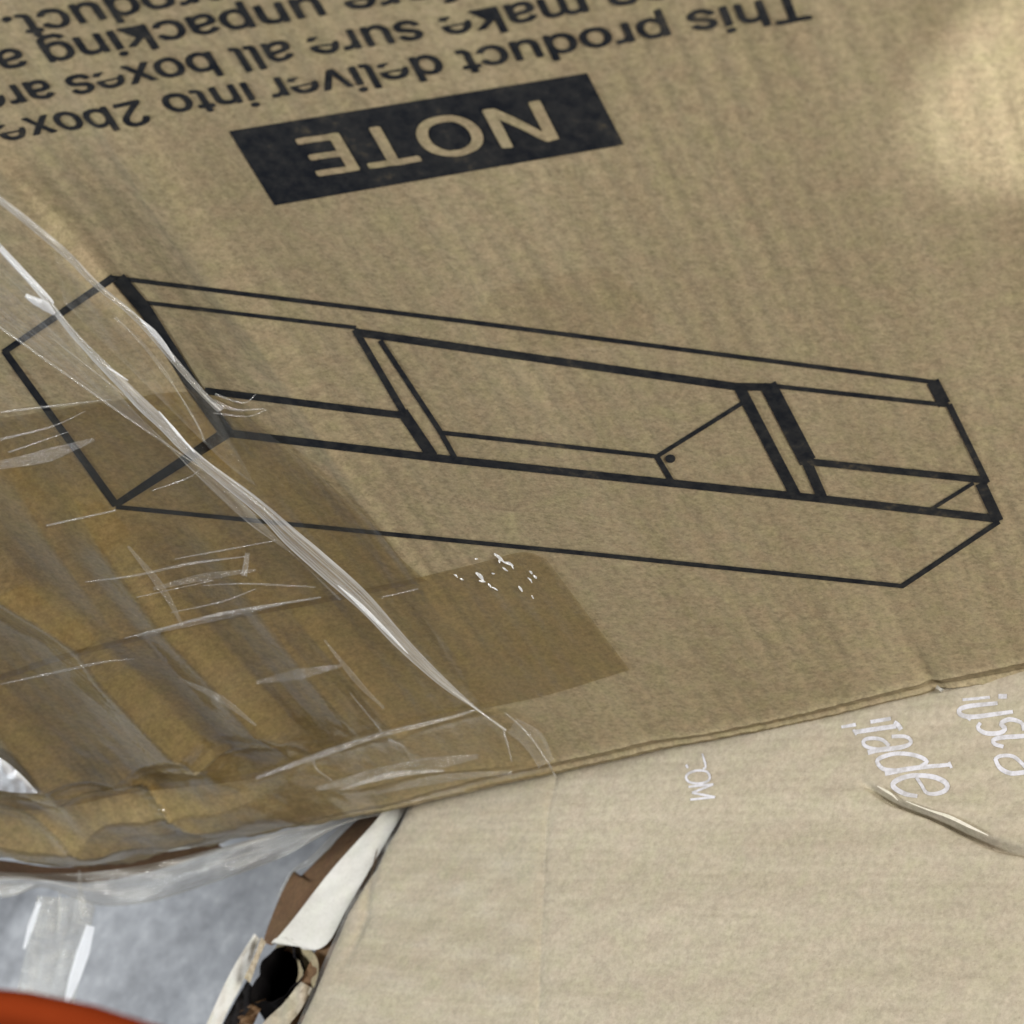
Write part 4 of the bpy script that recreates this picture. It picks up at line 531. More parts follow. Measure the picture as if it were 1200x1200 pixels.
973,538 1004,544 1046,543 1079,531 1082,513 1077,487 1062,458 1054,456 1029,460 1012,459 996,451 987,438 985,396 1046,394 1062,390 1071,371 1071,337 1062,317 1046,312 988,311 984,304 984,21 981,-4 962,-14 913,-13 899,-4 895,13 894,304 888,312 846,312 829,316 820,337 820,371 826,388 846,395 892,396 896,454 908,487 929,514 946,526|4831,538 4854,537 4879,525 4890,513 4897,496 4897,471 4890,454 4871,436 4851,429 4829,429 4804,442 4793,454 4786,471 4786,496 4793,513 4812,531|56,521 104,523 121,518 126,513 129,496 129,362 162,384 188,395 229,398 271,394 304,383 329,367 359,337 376,312 394,271 403,229 404,154 393,104 383,79 358,38 338,16 296,-10 246,-22 188,-18 162,-8 129,16 123,-4 104,-14 62,-14 41,-4 37,13 37,496 41,513|4434,521 4488,522 4496,519 4505,504 4505,254 4512,248 4654,391 4671,395 4721,394 4743,388 4741,362 4602,221 4600,212 4652,146 4757,13 4759,4 4754,-8 4729,-14 4438,-14 4418,-4 4414,38 4415,504 4421,516|7059,521 7112,522 7127,513 7131,504 7131,4 7127,-4 7112,-14 7062,-14 7048,-4 7043,13 7038,15 7004,-9 6979,-19 6954,-22 6904,-20 6862,-3 6829,19 6800,54 6783,87 6772,121 6766,171 6766,204 6770,246 6782,288 6811,337 6838,365 6871,384 6896,393 6929,398 6979,395 7012,382 7038,361 7041,362 7043,504 7046,513|593,396 629,398 671,395 704,384 738,366 767,337 784,312 803,263 807,229 804,204 788,198 762,204 738,192 721,200 612,197 519,196 509,163 488,154 454,157 449,163 444,179 448,237 456,271 475,312 493,337 521,364 554,384|1252,396 1329,396 1362,385 1396,367 1441,321 1459,288 1472,246 1478,204 1477,163 1468,112 1451,71 1426,38 1396,9 1362,-9 1321,-21 1271,-22 1246,-18 1196,1 1171,19 1152,38 1133,62 1114,104 1105,138 1104,229 1114,271 1133,312 1151,337 1179,364 1212,384|1679,396 1729,398 1746,393 1754,379 1755,329 1746,313 1688,311 1671,305 1646,290 1633,271 1624,229 1623,4 1621,-4 1612,-11 1588,-14 1554,-13 1540,-4 1536,4 1535,371 1542,388 1554,394 1612,391 1621,375 1629,369 1646,382|1925,396 1996,396 2054,376 2079,358 2099,337 2123,296 2137,254 2140,221 2135,204 2129,201 2121,198 2096,204 2071,193 2046,200 1962,197 1854,196 1846,188 1841,163 1821,154 1796,154 1788,157 1778,171 1777,204 1781,246 1799,296 1818,329 1854,366 1888,384|2952,396 3012,397 3054,384 3071,375 3100,346 3118,312 3130,254 3130,13 3126,-4 3112,-13 3062,-14 3042,-4 3039,13 3036,263 3025,288 3004,306 2988,312 2950,312 2929,306 2912,295 2895,271 2889,254 2887,13 2883,-4 2862,-14 2821,-14 2804,-9 2799,-4 2795,13 2795,371 2804,390 2821,395 2862,394 2878,388 2888,362 2912,381|3361,396 3421,397 3462,386 3496,368 3534,329 3558,279 3569,237 3572,188 3570,146 3561,104 3543,62 3526,38 3488,3 3438,-19 3388,-22 3354,-18 3329,-7 3304,12 3296,4 3296,-29 3296,-129 3293,-146 3288,-152 3271,-156 3229,-156 3212,-151 3205,-138 3205,371 3212,388 3221,392 3271,394 3289,388 3296,360 3329,384|3746,396 3812,397 3862,385 3896,366 3916,346 3926,329 3937,304 3943,254 3943,13 3940,-4 3921,-14 3879,-14 3862,-9 3854,8 3846,7 3821,-9 3787,-20 3721,-21 3688,-11 3662,1 3633,29 3621,51 3610,87 3611,138 3624,171 3646,194 3662,206 3696,220 3738,230 3821,240 3846,245 3853,254 3850,279 3838,300 3821,311 3796,316 3754,312 3738,305 3721,291 3704,269 3688,261 3629,280 3620,296 3623,304 3637,329 3654,350 3688,375|4151,396 4229,395 4262,385 4288,373 4312,353 4334,329 4352,296 4355,279 4346,265 4321,256 4288,249 4276,254 4246,296 4221,310 4188,315 4162,312 4146,306 4111,271 4098,237 4091,188 4098,138 4104,121 4121,92 4146,70 4162,64 4188,62 4212,63 4245,79 4254,88 4271,116 4279,126 4288,129 4346,117 4351,112 4356,96 4352,79 4333,46 4296,9 4262,-9 4212,-21 4154,-21 4096,0 4051,38 4033,62 4016,96 4005,138 4002,188 4004,237 4016,279 4044,329 4071,358 4112,384|5119,396 5188,396 5238,375 5267,346 5285,312 5295,271 5296,246 5296,4 5288,-10 5271,-14 5229,-14 5212,-9 5208,-4 5205,13 5203,263 5191,288 5171,306 5154,312 5121,313 5104,310 5079,296 5062,273 5055,254 5053,13 5050,-4 5029,-14 4988,-14 4971,-10 4966,-4 4962,13 4962,371 4968,388 4988,394 5029,394 5044,388 5054,364 5079,381|5494,396 5538,398 5571,395 5612,375 5629,360 5633,362 5638,386 5646,392 5696,394 5715,388 5721,371 5721,-13 5718,-46 5711,-71 5698,-96 5662,-132 5621,-153 5588,-161 5554,-164 5488,-161 5454,-150 5421,-132 5396,-110 5378,-87 5372,-71 5379,-57 5421,-32 5438,-29 5446,-32 5471,-60 5488,-72 5504,-79 5546,-83 5579,-78 5596,-71 5617,-54 5628,-29 5629,30 5604,9 5579,-3 5529,-10 5479,-3 5446,10 5409,38 5383,71 5364,112 5355,154 5354,212 5362,263 5374,296 5393,329 5429,366 5454,382|6101,396 6171,396 6221,383 6262,354 6285,321 6295,288 6297,263 6297,4 6288,-10 6279,-14 6229,-14 6213,-4 6210,4 6204,9 6179,-8 6146,-20 6112,-23 6071,-20 6038,-9 6004,12 5982,38 5973,54 5963,96 5965,138 5974,163 5985,179 6004,198 6054,221 6129,236 6179,241 6199,246 6207,254 6204,279 6196,297 6171,312 6146,316 6112,312 6096,306 6079,295 6054,265 6046,262 6029,264 5985,279 5976,296 5978,304 6004,346 6029,367 6054,382|6531,396 6596,396 6638,382 6664,362 6693,321 6704,288 6707,254 6707,13 6704,-4 6688,-14 6638,-14 6621,-4 6618,13 6618,237 6612,271 6597,296 6586,304 6571,311 6529,313 6504,305 6488,292 6473,271 6465,246 6464,4 6454,-10 6446,-14 6396,-14 6377,-4 6374,13 6375,371 6381,388 6396,394 6438,394 6454,390 6463,371 6471,367 6496,384|2392,388 2404,394 2454,394 2470,388 2474,379 2476,154 2479,121 2487,96 2504,77 2516,71 2546,64 2579,70 2604,85 2622,112 2628,138 2629,371 2638,390 2654,394 2696,395 2715,388 2720,371 2720,271 2720,13 2717,-4 2696,-14 2654,-14 2634,-4 2629,14 2588,-9 2554,-18 2512,-20 2471,-9 2438,10 2418,29 2399,62 2389,96 2386,138 2386,371|4801,388 4821,394 4862,395 4879,389 4887,371 4887,13 4883,-4 4871,-11 4812,-13 4804,-10 4796,4 4795,371|204,313 176,304 144,271 130,229 128,188 131,146 145,104 171,76 196,64 231,62 246,64 271,76 296,108 311,154 311,221 296,271 275,296 262,306 246,312|612,313 587,306 563,288 545,263 540,237 646,236 712,236 712,252 705,271 688,294 663,311 629,315|1271,313 1246,306 1233,296 1212,271 1204,254 1197,229 1193,196 1197,146 1212,104 1238,76 1262,64 1304,62 1321,66 1346,79 1371,112 1386,163 1386,212 1372,263 1346,297 1321,311|1938,313 1916,304 1894,288 1878,263 1870,237 1979,236 2046,236 2044,254 2037,271 2021,292 2004,306 1971,314|3371,313 3343,304 3312,271 3297,229 3297,154 3312,107 3335,79 3362,64 3399,62 3429,71 3446,84 3462,105 3477,146 3479,221 3464,271 3442,296 3429,306 3412,312|5521,313 5496,306 5483,296 5468,279 5454,254 5446,212 5448,154 5462,116 5488,88 5529,73 5554,75 5588,86 5614,112 5628,154 5631,196 5628,237 5612,275 5596,296 5571,310|6929,313 6896,298 6879,279 6870,263 6857,212 6856,171 6871,113 6889,87 6910,71 6929,63 6962,63 6988,69 7003,79 7029,112 7042,163 7042,212 7030,263 7007,296 6979,311 6954,315|3838,163 3754,152 3729,145 3717,138 3704,126 3698,104 3704,84 3721,69 3738,62 3771,61 3796,64 3824,79 3846,104 3853,129 3852,163|6196,164 6112,152 6071,138 6055,121 6053,104 6057,87 6071,70 6088,63 6121,60 6154,66 6179,79 6196,97 6204,115 6209,163 6204,166|719,112 738,118 779,109 796,100 802,87 789,54 771,31 754,26 738,27 671,30 648,38 648,54 694,79|2051,112 2062,118 2079,116 2112,107 2131,96 2132,79 2126,62 2109,38 2096,28 2071,27 2013,29 1981,38 1981,54 2026,79
1411,521 1462,523 1479,516 1485,504 1485,29 1482,-4 1462,-14 1412,-12 1400,-4 1396,21 1393,13 1362,-7 1329,-20 1262,-21 1221,-7 1196,8 1159,46 1144,71 1130,104 1122,138 1119,188 1120,229 1132,279 1153,321 1180,354 1204,374 1246,393 1288,398 1329,396 1362,384 1388,366 1395,371 1395,504 1404,519|2384,479 2404,486 2446,487 2462,481 2470,463 2470,396 2529,394 2538,391 2544,379 2547,338 2538,316 2471,309 2470,96 2472,79 2479,69 2496,64 2539,62 2547,46 2555,4 2546,-10 2521,-17 2488,-19 2454,-13 2438,-7 2412,9 2401,21 2388,46 2379,79 2379,304 2371,312 2329,316 2320,338 2320,371 2326,388 2338,393 2376,396 2379,463|193,396 246,398 279,392 321,373 359,338 384,296 396,263 404,216 403,146 393,104 375,62 358,37 329,9 296,-10 271,-18 221,-22 188,-18 162,-8 129,14 129,-21 129,-129 126,-146 121,-151 104,-157 62,-156 46,-152 38,-138 37,371 44,388 54,393 104,394 121,387 129,360 162,384|607,396 654,398 671,395 681,379 681,329 671,313 663,310 621,311 596,305 572,287 560,271 553,237 552,4 546,-8 529,-14 512,-14 488,-14 471,-9 463,4 462,371 468,388 479,393 538,392 544,388 550,371 554,368 579,385|852,396 896,398 938,394 971,382 996,368 1022,346 1048,312 1070,263 1076,229 1079,188 1077,146 1066,104 1047,62 1028,37 996,8 962,-10 929,-20 854,-20 821,-10 788,7 762,29 735,62 716,104 706,146 703,188 706,229 716,271 734,312 760,346 796,374|2102,396 2179,396 2238,374 2262,356 2292,321 2303,296 2306,279 2304,271 2296,264 2271,255 2238,250 2226,254 2213,279 2196,298 2171,311 2138,315 2112,312 2096,305 2069,279 2055,254 2048,229 2045,179 2048,146 2055,121 2069,96 2088,77 2112,64 2138,62 2162,63 2183,71 2206,88 2221,112 2229,126 2246,130 2296,117 2303,112 2307,96 2300,71 2271,29 2246,8 2212,-10 2179,-20 2154,-22 2096,-18 2046,2 2003,37 1985,62 1965,104 1954,154 1953,213 1963,263 1975,296 2002,338 2021,356 2062,383|1567,388 1579,394 1629,394 1645,388 1650,379 1652,138 1655,112 1662,96 1679,77 1691,71 1721,64 1756,71 1782,88 1798,112 1804,146 1804,371 1812,390 1829,394 1871,394 1889,388 1896,371 1895,271 1895,13 1892,-4 1871,-14 1829,-14 1809,-4 1804,14 1763,-9 1721,-20 1688,-20 1646,-9 1612,10 1594,29 1574,62 1564,96 1561,129 1561,371|204,313 176,304 144,271 130,229 130,154 145,104 167,79 196,64 232,62 246,64 271,77 289,96 298,112 311,154 311,229 296,271 271,299 246,312|871,313 846,305 837,299 819,279 805,254 796,213 797,154 812,108 837,78 862,64 904,62 921,65 946,78 963,96 973,112 986,154 986,221 973,263 964,279 946,298 921,311|1288,313 1259,304 1227,271 1214,237 1211,171 1221,121 1242,88 1262,70 1279,64 1312,62 1329,64 1354,77 1372,96 1381,112 1394,154 1394,221 1379,271 1358,296 1329,312|2629,96 2654,101 2679,94 2699,79 2708,62 2712,37 2708,21 2699,4 2688,-8 2671,-15 2646,-19 2621,-10 2604,4 2596,21 2593,46 2599,71 2614,88
739,521 779,526 829,524 879,510 921,488 954,460 979,429 1009,371 1022,321 1027,263 1025,204 1016,162 994,104 962,57 921,21 879,-1 837,-14 796,-17 754,-16 704,-2 660,21 621,54 596,88 575,129 560,179 553,237 555,296 566,354 586,404 621,454 648,479 688,504|53,513 71,519 129,520 147,513 387,131 388,504 392,513 404,519 454,519 471,513 474,496 475,412 475,13 471,-4 454,-11 396,-11 377,-4 195,279 137,377 134,362 135,4 132,-4 121,-10 71,-11 54,-6 50,4 49,29 49,496|1082,513 1096,519 1212,520 1462,519 1481,513 1484,504 1484,463 1479,445 1462,441 1329,441 1325,438 1325,146 1325,13 1321,-4 1304,-11 1254,-10 1243,-4 1238,13 1239,438 1229,441 1096,441 1088,444 1079,451 1077,463 1077,504|1559,513 1579,519 1871,519 1884,513 1889,504 1888,454 1883,446 1871,441 1646,441 1642,438 1641,304 1646,297 1858,296 1872,279 1872,237 1863,221 1854,218 1646,217 1641,213 1641,79 1646,68 1871,68 1887,62 1891,54 1891,4 1888,-5 1871,-11 1579,-11 1559,-4 1554,13 1554,121 1554,496|746,438 721,428 690,404 676,388 654,350 645,321 639,279 638,246 645,188 656,154 676,121 704,92 721,81 746,70 779,65 836,71 862,83 890,104 910,129 927,162 941,221 942,271 938,311 929,342 910,379 888,407 862,426 837,438 812,443 771,443"""
def glyph_mesh(row, sx, sy, x0, y0, slope, off, step=0.0014):
    """letter outlines -> triangles on the panel; the print is upside down: letters run towards -s"""
    cu = bpy.data.curves.new('print', 'CURVE'); cu.dimensions = '2D'; cu.fill_mode = 'BOTH'
    for l in row.split('|'):
        pts = [tuple(int(c)/1000 for c in p.split(',')) for p in l.split(' ')]
        sp = cu.splines.new('POLY'); sp.points.add(len(pts)-1); sp.use_cyclic_u = True
        for p, (x, y) in zip(sp.points, pts): p.co = (x, y, 0, 1)
    tmp = bpy.data.objects.new('print', cu); COL.objects.link(tmp)
    dg = bpy.context.evaluated_depsgraph_get(); dg.update()
    me = bpy.data.meshes.new_from_object(tmp.evaluated_get(dg))
    bpy.data.objects.remove(tmp); bpy.data.curves.remove(cu)
    bm = bmesh.new(); bm.from_mesh(me); bpy.data.meshes.remove(me)
    bmesh.ops.remove_doubles(bm, verts=bm.verts, dist=1e-5)
    bmesh.ops.triangulate(bm, faces=bm.faces)
    for _ in range(4):
        ed = [e for e in bm.edges if e.calc_length()*sx > 0.0026]
        if not ed: break
        bmesh.ops.subdivide_edges(bm, edges=ed, cuts=1); bmesh.ops.triangulate(bm, faces=bm.faces)
    v = np.array([p.co[:2] for p in bm.verts]); f = np.array([[q.index for q in p.verts] for p in bm.faces])
    bm.free()
    s = x0-v[:, 0]*sx
    t = y0-v[:, 1]*sy+slope*(s-x0)
    return surf(s, t, off), f
rows = GLYPHS.split('\n')
SX, SY = 0.01994, 0.0157
for k, (x0, y0, sx) in enumerate([(0.1357, 0.18375, SX), (0.1366, 0.19520, 0.0201), (0.0801, 0.2087, 0.0215), (0.0113, 0.2198, 0.0216)]):
    v, f = glyph_mesh(rows[k], sx, SY, x0, y0, -0.0235 if k < 2 else -0.017, 0.00022)
    mesh_obj('printed_text', v, f, M_INK, box, shade=True)
# NOTE banner with its letters left in bare board
ban_top = [(268.3, 153.75), (688, 85.5)]; ban_bot = [(321.9, 240.8), (731.3, 169.5)]
v, f, uv = loft(ban_top, ban_bot, 120, 36, above_face, 0.00022, 0.00022)
ban = mesh_obj('printed_banner', v, f, M_INK, box)
v, f = glyph_mesh(rows[4], 0.0343, 0.0266, 0.0689, 0.1654, -0.008, 0.00040)
mesh_obj('banner_lettering', v, f, M_KRAFT, ban)
# cabinet line drawing
LINES = [
    ([(130, 325), (540, 376), (1097, 448)], 5), ([(165, 354), (417.5, 384)], 4.5), ([(415, 389), (540, 407), (700, 430), (862, 453), (898, 453.5)], 9),
    ([(896, 451), (1112, 475)], 5), ([(1093, 447), (1107, 474)], 15), ([(416, 386), (473, 483)], 8), ([(472, 483), (507, 535)], 13),
    ([(445.5, 399), (515.5, 505), (534, 538)], 6), ([(240, 458), (474, 487)], 8), ([(262, 507), (536.5, 539.5), (700, 557), (962, 584.5), (1168, 608)], 9),
    ([(517, 507), (771, 535)], 5), ([(768, 536), (872, 471)], 5), ([(769, 534), (787, 564)], 6.5), ([(866, 453), (933, 582)], 13),
    ([(900, 451), (947, 541)], 20), ([(944, 538), (964, 584)], 12), ([(948, 541), (1158, 563)], 8), ([(1112, 474), (1157, 566)], 7.5),
    ([(1149, 566), (1170, 611)], 13), ([(1141, 566), (1091, 597)], 4.5), ([(1171, 611), (1057, 687)], 6), ([(1059, 687), (700, 650), (136, 594)], 5),
    ([(133, 325), (4, 413)], [9, 7]), ([(5, 411), (136, 592)], [8, 9]), ([(135, 592), (267, 506)], [8, 14]), ([(139, 326), (171, 364), (229, 457), (266, 508)], [16, 15, 15, 16]),
]
parts = []
for i, (poly, w) in enumerate(LINES):
    parts.append(decal_lines([(poly, w)], on_face(0.00020+0.000006*i)))
V, F, U = join_grids(parts)
mesh_obj('printed_drawing', V, F, M_INK, box)
a = np.linspace(0, 2*np.pi, 24, endpoint=False)
kp = np.c_[785.5+6*np.cos(a), 537.5+5*np.sin(a)]
mesh_obj('printed_knob', on_face(0.00036)(kp), [tuple(range(24))], M_INK, box, shade=False)

# ---- clear tape stuck on the panel
C_LINE = [(-120, 815), (0, 790), (60, 770), (146, 748), (240, 724), (376, 700), (480, 679), (560, 660), (612, 647)]
def tape_sheet(name, top, bot, nu, nv, off, m=M_TAPE):
    return add_loft(name, m, box, top, bot, nu, nv, above_face, off, off)
tape_sheet('packing_tape', C_LINE + [(640, 655)], [(-120, 918), (0, 948), (80, 945), (150, 930), (300, 912), (366, 888), (450, 860), (560, 832), (640, 815), (738, 785)], 190, 70, 0.00055)
tape_sheet('packing_tape', [(-120, 500), (0, 490), (130, 470), (240, 462), (330, 520), (430, 608), (470, 655)], [(-120, 822), (0, 797), (60, 777), (146, 755), (240, 731), (376, 707), (500, 681)], 160, 90, 0.00095)
tape_sheet('packing_tape', [(-120, 900), (0, 935), (80, 936), (150, 922), (300, 905), (366, 882), (450, 854), (560, 828), (592, 835), (622, 856)],
           [(-120, 992), (0, 1003), (50, 1011), (100, 1014), (180, 1001), (255, 988), (330, 970), (400, 957), (560, 924), (653, 905)], 170, 50, 0.00135, M_TAPE_THIN)
# highlights on raised tape edges and wrinkles, laid as thin pale lines
EDGE_GLINTS = [
    ([(54, 616), (136, 598)], 2.2), ([(100, 682), (160, 674), (220, 661), (288, 652)], [1.5, 2.6, 3, 1.5]), ([(146, 748), (200, 734), (260, 719), (376, 700)], [1.5, 3, 3.5, 2]),
    ([(0, 802), (60, 789), (120, 776), (158, 772)], [1.6, 2.4, 3, 1]), ([(205, 655), (260, 645), (325, 633)], [1, 2, 1]), ([(290, 648), (286, 675)], [5, 7]),
    ([(238, 686), (290, 684), (370, 688)], [1, 2, 1]), ([(300, 912), (330, 901), (366, 888), (400, 876), (450, 860), (520, 843), (560, 831)], [3, 5, 7, 5, 5, 4, 2]),
    ([(0, 483), (60, 476), (130, 468)], [2, 3, 1]), ([(0, 515), (60, 500), (100, 482)], [3, 2, 1]), ([(10, 530), (80, 506)], [2, 1]), ([(178, 575), (220, 560), (240, 545)], [1, 2, 1]),
    ([(200, 718), (260, 705), (300, 690)], [1, 2, 1]), ([(366, 888), (372, 902), (390, 915)], [3, 2, 1]), ([(455, 866), (475, 876)], [3, 1]), ([(447, 700), (490, 690)], [1, 1.5]),
    ([(410, 812), (440, 848), (448, 860)], [1, 2, 2]), ([(592, 835), (617, 858), (640, 890), (652, 912)], [1.5, 2.2, 2, 1.5]), ([(590, 856), (594, 870), (600, 893)], [2.5, 2, 1]),
    ([(250, 470), (275, 480), (310, 479)], [5, 3, 1]), ([(252, 462), (285, 472), (300, 462)], [3, 2, 1]), ([(250, 484), (290, 488), (312, 480)], [2, 1.5, 1]),
    ([(160, 700), (250, 680)], [1, 1.5]), ([(400, 925), (460, 908), (520, 903)], [2, 7, 2]),
]
for i, e_ in enumerate(EDGE_GLINTS):
    V, F, U = decal_lines([e_], on_face(0.0018+0.00001*i), curve=True)
    mesh_obj('tape_edge_glint', V, F, M_EDGE, box, U)
WISPS = [([(0, 545), (50, 535), (110, 515)], [10, 16, 4]), ([(370, 925), (440, 908), (520, 893), (560, 886)], [4, 14, 18, 5]), ([(180, 690), (240, 676), (300, 668)], [4, 9, 3]),
         ([(300, 800), (350, 790), (400, 780)], [4, 12, 3]), ([(160, 745), (260, 722), (330, 708)], [3, 8, 3]), ([(440, 930), (520, 912), (600, 905)], [3, 10, 4]),
         ([(150, 640), (190, 690), (215, 735)], [3, 9, 3]), ([(380, 750), (420, 800), (450, 830)], [2, 7, 3]), ([(600, 850), (625, 868), (640, 895)], [20, 26, 20]), ([(210, 795), (260, 820), (300, 850)], [3, 8, 3])]
for i, e_ in enumerate(WISPS):  # sheen on the tape, laid as faint pale ribbons
    V, F, U = decal_lines([e_], on_face(0.0015+0.00001*i), curve=True)
    mesh_obj('tape_sheen', V, F, M_SHEET, box, U)
# glints on bubbles at the end of the tape, laid as white flecks
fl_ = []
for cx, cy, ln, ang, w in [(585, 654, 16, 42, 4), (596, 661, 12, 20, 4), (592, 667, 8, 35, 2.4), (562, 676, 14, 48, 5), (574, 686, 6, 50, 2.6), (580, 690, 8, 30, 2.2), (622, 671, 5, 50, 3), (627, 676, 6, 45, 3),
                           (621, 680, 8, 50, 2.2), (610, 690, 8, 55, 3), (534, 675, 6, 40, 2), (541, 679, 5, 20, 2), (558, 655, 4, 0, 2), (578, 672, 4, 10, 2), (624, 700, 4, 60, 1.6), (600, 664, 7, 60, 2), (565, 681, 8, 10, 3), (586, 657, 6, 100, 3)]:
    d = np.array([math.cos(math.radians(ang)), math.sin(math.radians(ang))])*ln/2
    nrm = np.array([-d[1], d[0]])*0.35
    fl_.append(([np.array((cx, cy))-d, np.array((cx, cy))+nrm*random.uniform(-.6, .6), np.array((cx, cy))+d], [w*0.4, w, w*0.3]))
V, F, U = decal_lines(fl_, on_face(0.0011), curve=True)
mesh_obj('bubble_glint', V, F, M_GLINT, box, U)['kind'] = 'stuff'

# ---- loose film gathered into strands in front of the panel
def strand(name, m, a, b, za, zb, nu=90, nv=9, jit=0.00035, bulge=0.0006):
    if m is M_STRAND:                                      # pulled tight: narrower than its outline
        A_, B_ = spline(a, 60), spline(b, 60); C_ = (A_+B_)/2
        a, b = C_+0.72*(A_-C_), C_+0.72*(B_-C_)
    return add_loft(name, m, box, a, b, nu, nv, above_face, za, zb, bulge=bulge, jitter=jit)
strand('film_strand', M_STRAND, [(-60, 208), (0, 283), (32, 318), (61, 353), (88, 386), (115, 413), (152, 447), (187, 480), (211, 507), (240, 535), (269, 556), (300, 578), (352, 620), (380, 643), (430, 688), (480, 747), (513, 783), (557, 827), (594, 854)],
       [(-64, 216), (-4, 293), (28, 328), (57, 362), (80, 392), (101, 416), (123, 441), (144, 463), (160, 482), (187, 506), (208, 528), (229, 545), (256, 568), (304, 609), (332, 641), (376, 681), (423, 722), (463, 762), (513, 804), (557, 832), (592, 858)],
       [0.012, 0.011, 0.009, 0.006, 0.0022], [0.010, 0.009, 0.007, 0.005, 0.0022], nu=140)
strand('film_strand', M_STRAND, [(-60, 184), (0, 228), (56, 271), (88, 300), (117, 331), (160, 367), (192, 400), (221, 434), (246, 463), (264, 478)],
       [(-64, 194), (-4, 238), (52, 284), (78, 306), (107, 335), (139, 360), (165, 385), (188, 412), (214, 442), (238, 468), (254, 484)], [0.013, 0.011, 0.007, 0.0022], [0.012, 0.009, 0.006, 0.0022])
strand('loose_film', M_SHEET, [(-60, 210), (0, 290), (60, 352), (122, 440), (192, 518), (280, 604), (345, 652), (400, 702)],
       [(-60, 345), (0, 384), (62, 428), (150, 490), (195, 520), (245, 558), (300, 606), (398, 704)], [0.010, 0.007, 0.004], [0.005, 0.004, 0.003], nv=14, jit=0.0010)
strand('loose_film', M_CLEAR, [(60, 284), (110, 328), (160, 370), (205, 420), (246, 470), (262, 500)],
       [(75, 355), (135, 415), (190, 470), (240, 520), (270, 548), (300, 570)], [0.008, 0.006, 0.003], [0.007, 0.005, 0.003], nv=14, jit=0.0010)
def film_line(name, m, poly, w, z):
    P, n = ribbon_px(poly, w, n=60, nv=3)
    V = above_face(P.reshape(-1, 2), np.repeat(np.interp(np.linspace(0, 1, n), np.linspace(0, 1, len(z)), z), 3)+np.tile([0, 0.0004, 0], n))
    uv = np.stack(np.meshgrid(np.linspace(0, 1, n), np.linspace(0, 1, 3), indexing='ij'), -1).reshape(-1, 2)
    return mesh_obj(name, V, grid_faces(n, 3), m, box, uv)
film_line('film_edge', M_EDGE, [(-40, 360), (0, 384), (62, 428), (150, 490), (245, 556), (300, 605)], [3, 2.2, 2], [0.006, 0.004, 0.003])
film_line('film_edge', M_EDGE, [(55, 392), (110, 435), (160, 475), (200, 510)], [1, 2, 1], [0.005, 0.004])
film_line('film_edge', M_EDGE, [(135, 372), (165, 402), (205, 455), (230, 495), (240, 518)], [2.5, 2, 1.6, 2.4], [0.005, 0.004, 0.003])
film_line('film_edge', M_EDGE, [(160, 392), (190, 430), (210, 462), (235, 505)], [1, 1.4, 1], [0.005, 0.004])
film_line('film_curl_glint', M_GLINT, [(30, 346), (40, 352), (52, 358), (64, 368)], [4, 9, 11, 4], [0.013, 0.012, 0.010])
film_line('film_glint', M_GLINT, [(0, 290), (30, 322), (58, 350), (62, 356)], [6, 7, 6, 3], [0.013, 0.012, 0.011])  # glints along the film folds, laid as white ribbons
film_line('film_glint', M_GLINT, [(164, 374), (180, 390), (196, 410), (205, 424)], [2, 7, 6, 2], [0.009, 0.008])
film_line('film_glint', M_GLINT, [(396, 686), (425, 712), (455, 742), (478, 766)], [1, 5, 4, 1], [0.007, 0.006])
film_line('film_glint', M_GLINT, [(186, 482), (215, 516), (228, 530)], [1.5, 3.5, 1.5], [0.011, 0.010])
film_line('film_glint', M_GLINT, [(125, 430), (150, 446)], [1.5, 2.5, 1], [0.013, 0.012])
# glare on the crushed corner, laid as a white film sheet
add_loft('film_glare', M_GLINT, box, [(-40, 866), (0, 888), (22, 905), (44, 928)], [(-40, 915), (0, 926), (22, 929), (43, 930)], 30, 10, above_face, 0.004, 0.0022, bulge=0.003, jitter=0.0006)

# ---- shade under the crushed edge, put in as a dark brown strip, and the film skirt that hangs from it
def drop(P, dy):
    q = hit_y(P, np.asarray(dy, float)); return q
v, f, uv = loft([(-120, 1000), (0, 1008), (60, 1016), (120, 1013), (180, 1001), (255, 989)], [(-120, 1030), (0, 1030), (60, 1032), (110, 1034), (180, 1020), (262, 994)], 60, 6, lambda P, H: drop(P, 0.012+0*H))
mesh_obj('under_edge_shade', v, f, M_INNER, box, uv)
v, f, uv = loft([(-120, 1012), (0, 1022), (60, 1024), (110, 1022), (180, 1012), (255, 994), (330, 974), (400, 960), (450, 951)],
                [(-120, 1040), (0, 1052), (50, 1040), (110, 1060), (170, 1058), (245, 1036), (330, 1005), (400, 967), (455, 953)], 110, 16,
                lambda P, H: drop(P, 0.006-H), 0.0, 0.006, bulge=0.004, jitter=0.003)
mesh_obj('film_skirt', v, f, M_SKIRT, box, uv)
v, f, uv = loft([(44, 1050), (68, 1052), (92, 1052), (112, 1062)], [(14, 1188), (38, 1196), (56, 1202), (84, 1190)], 26, 26, lambda P, H: drop(P, -H), 0.0, 0.03, jitter=0.0015)
mesh_obj('hanging_tape', v, f, M_HANG, box, uv)
def hang_line(poly, w, m=M_GLINT):  # glints on the hanging tape's folds, laid as pale ribbons
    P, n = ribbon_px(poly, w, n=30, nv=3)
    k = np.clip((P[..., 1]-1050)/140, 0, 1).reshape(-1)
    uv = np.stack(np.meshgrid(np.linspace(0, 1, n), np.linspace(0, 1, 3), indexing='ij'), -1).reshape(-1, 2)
    mesh_obj('hanging_fold_glint', drop(P.reshape(-1, 2), -0.002-0.031*k), grid_faces(n, 3), m, box, uv)
hang_line([(46, 1058), (38, 1080), (28, 1112)], [5, 7, 3])
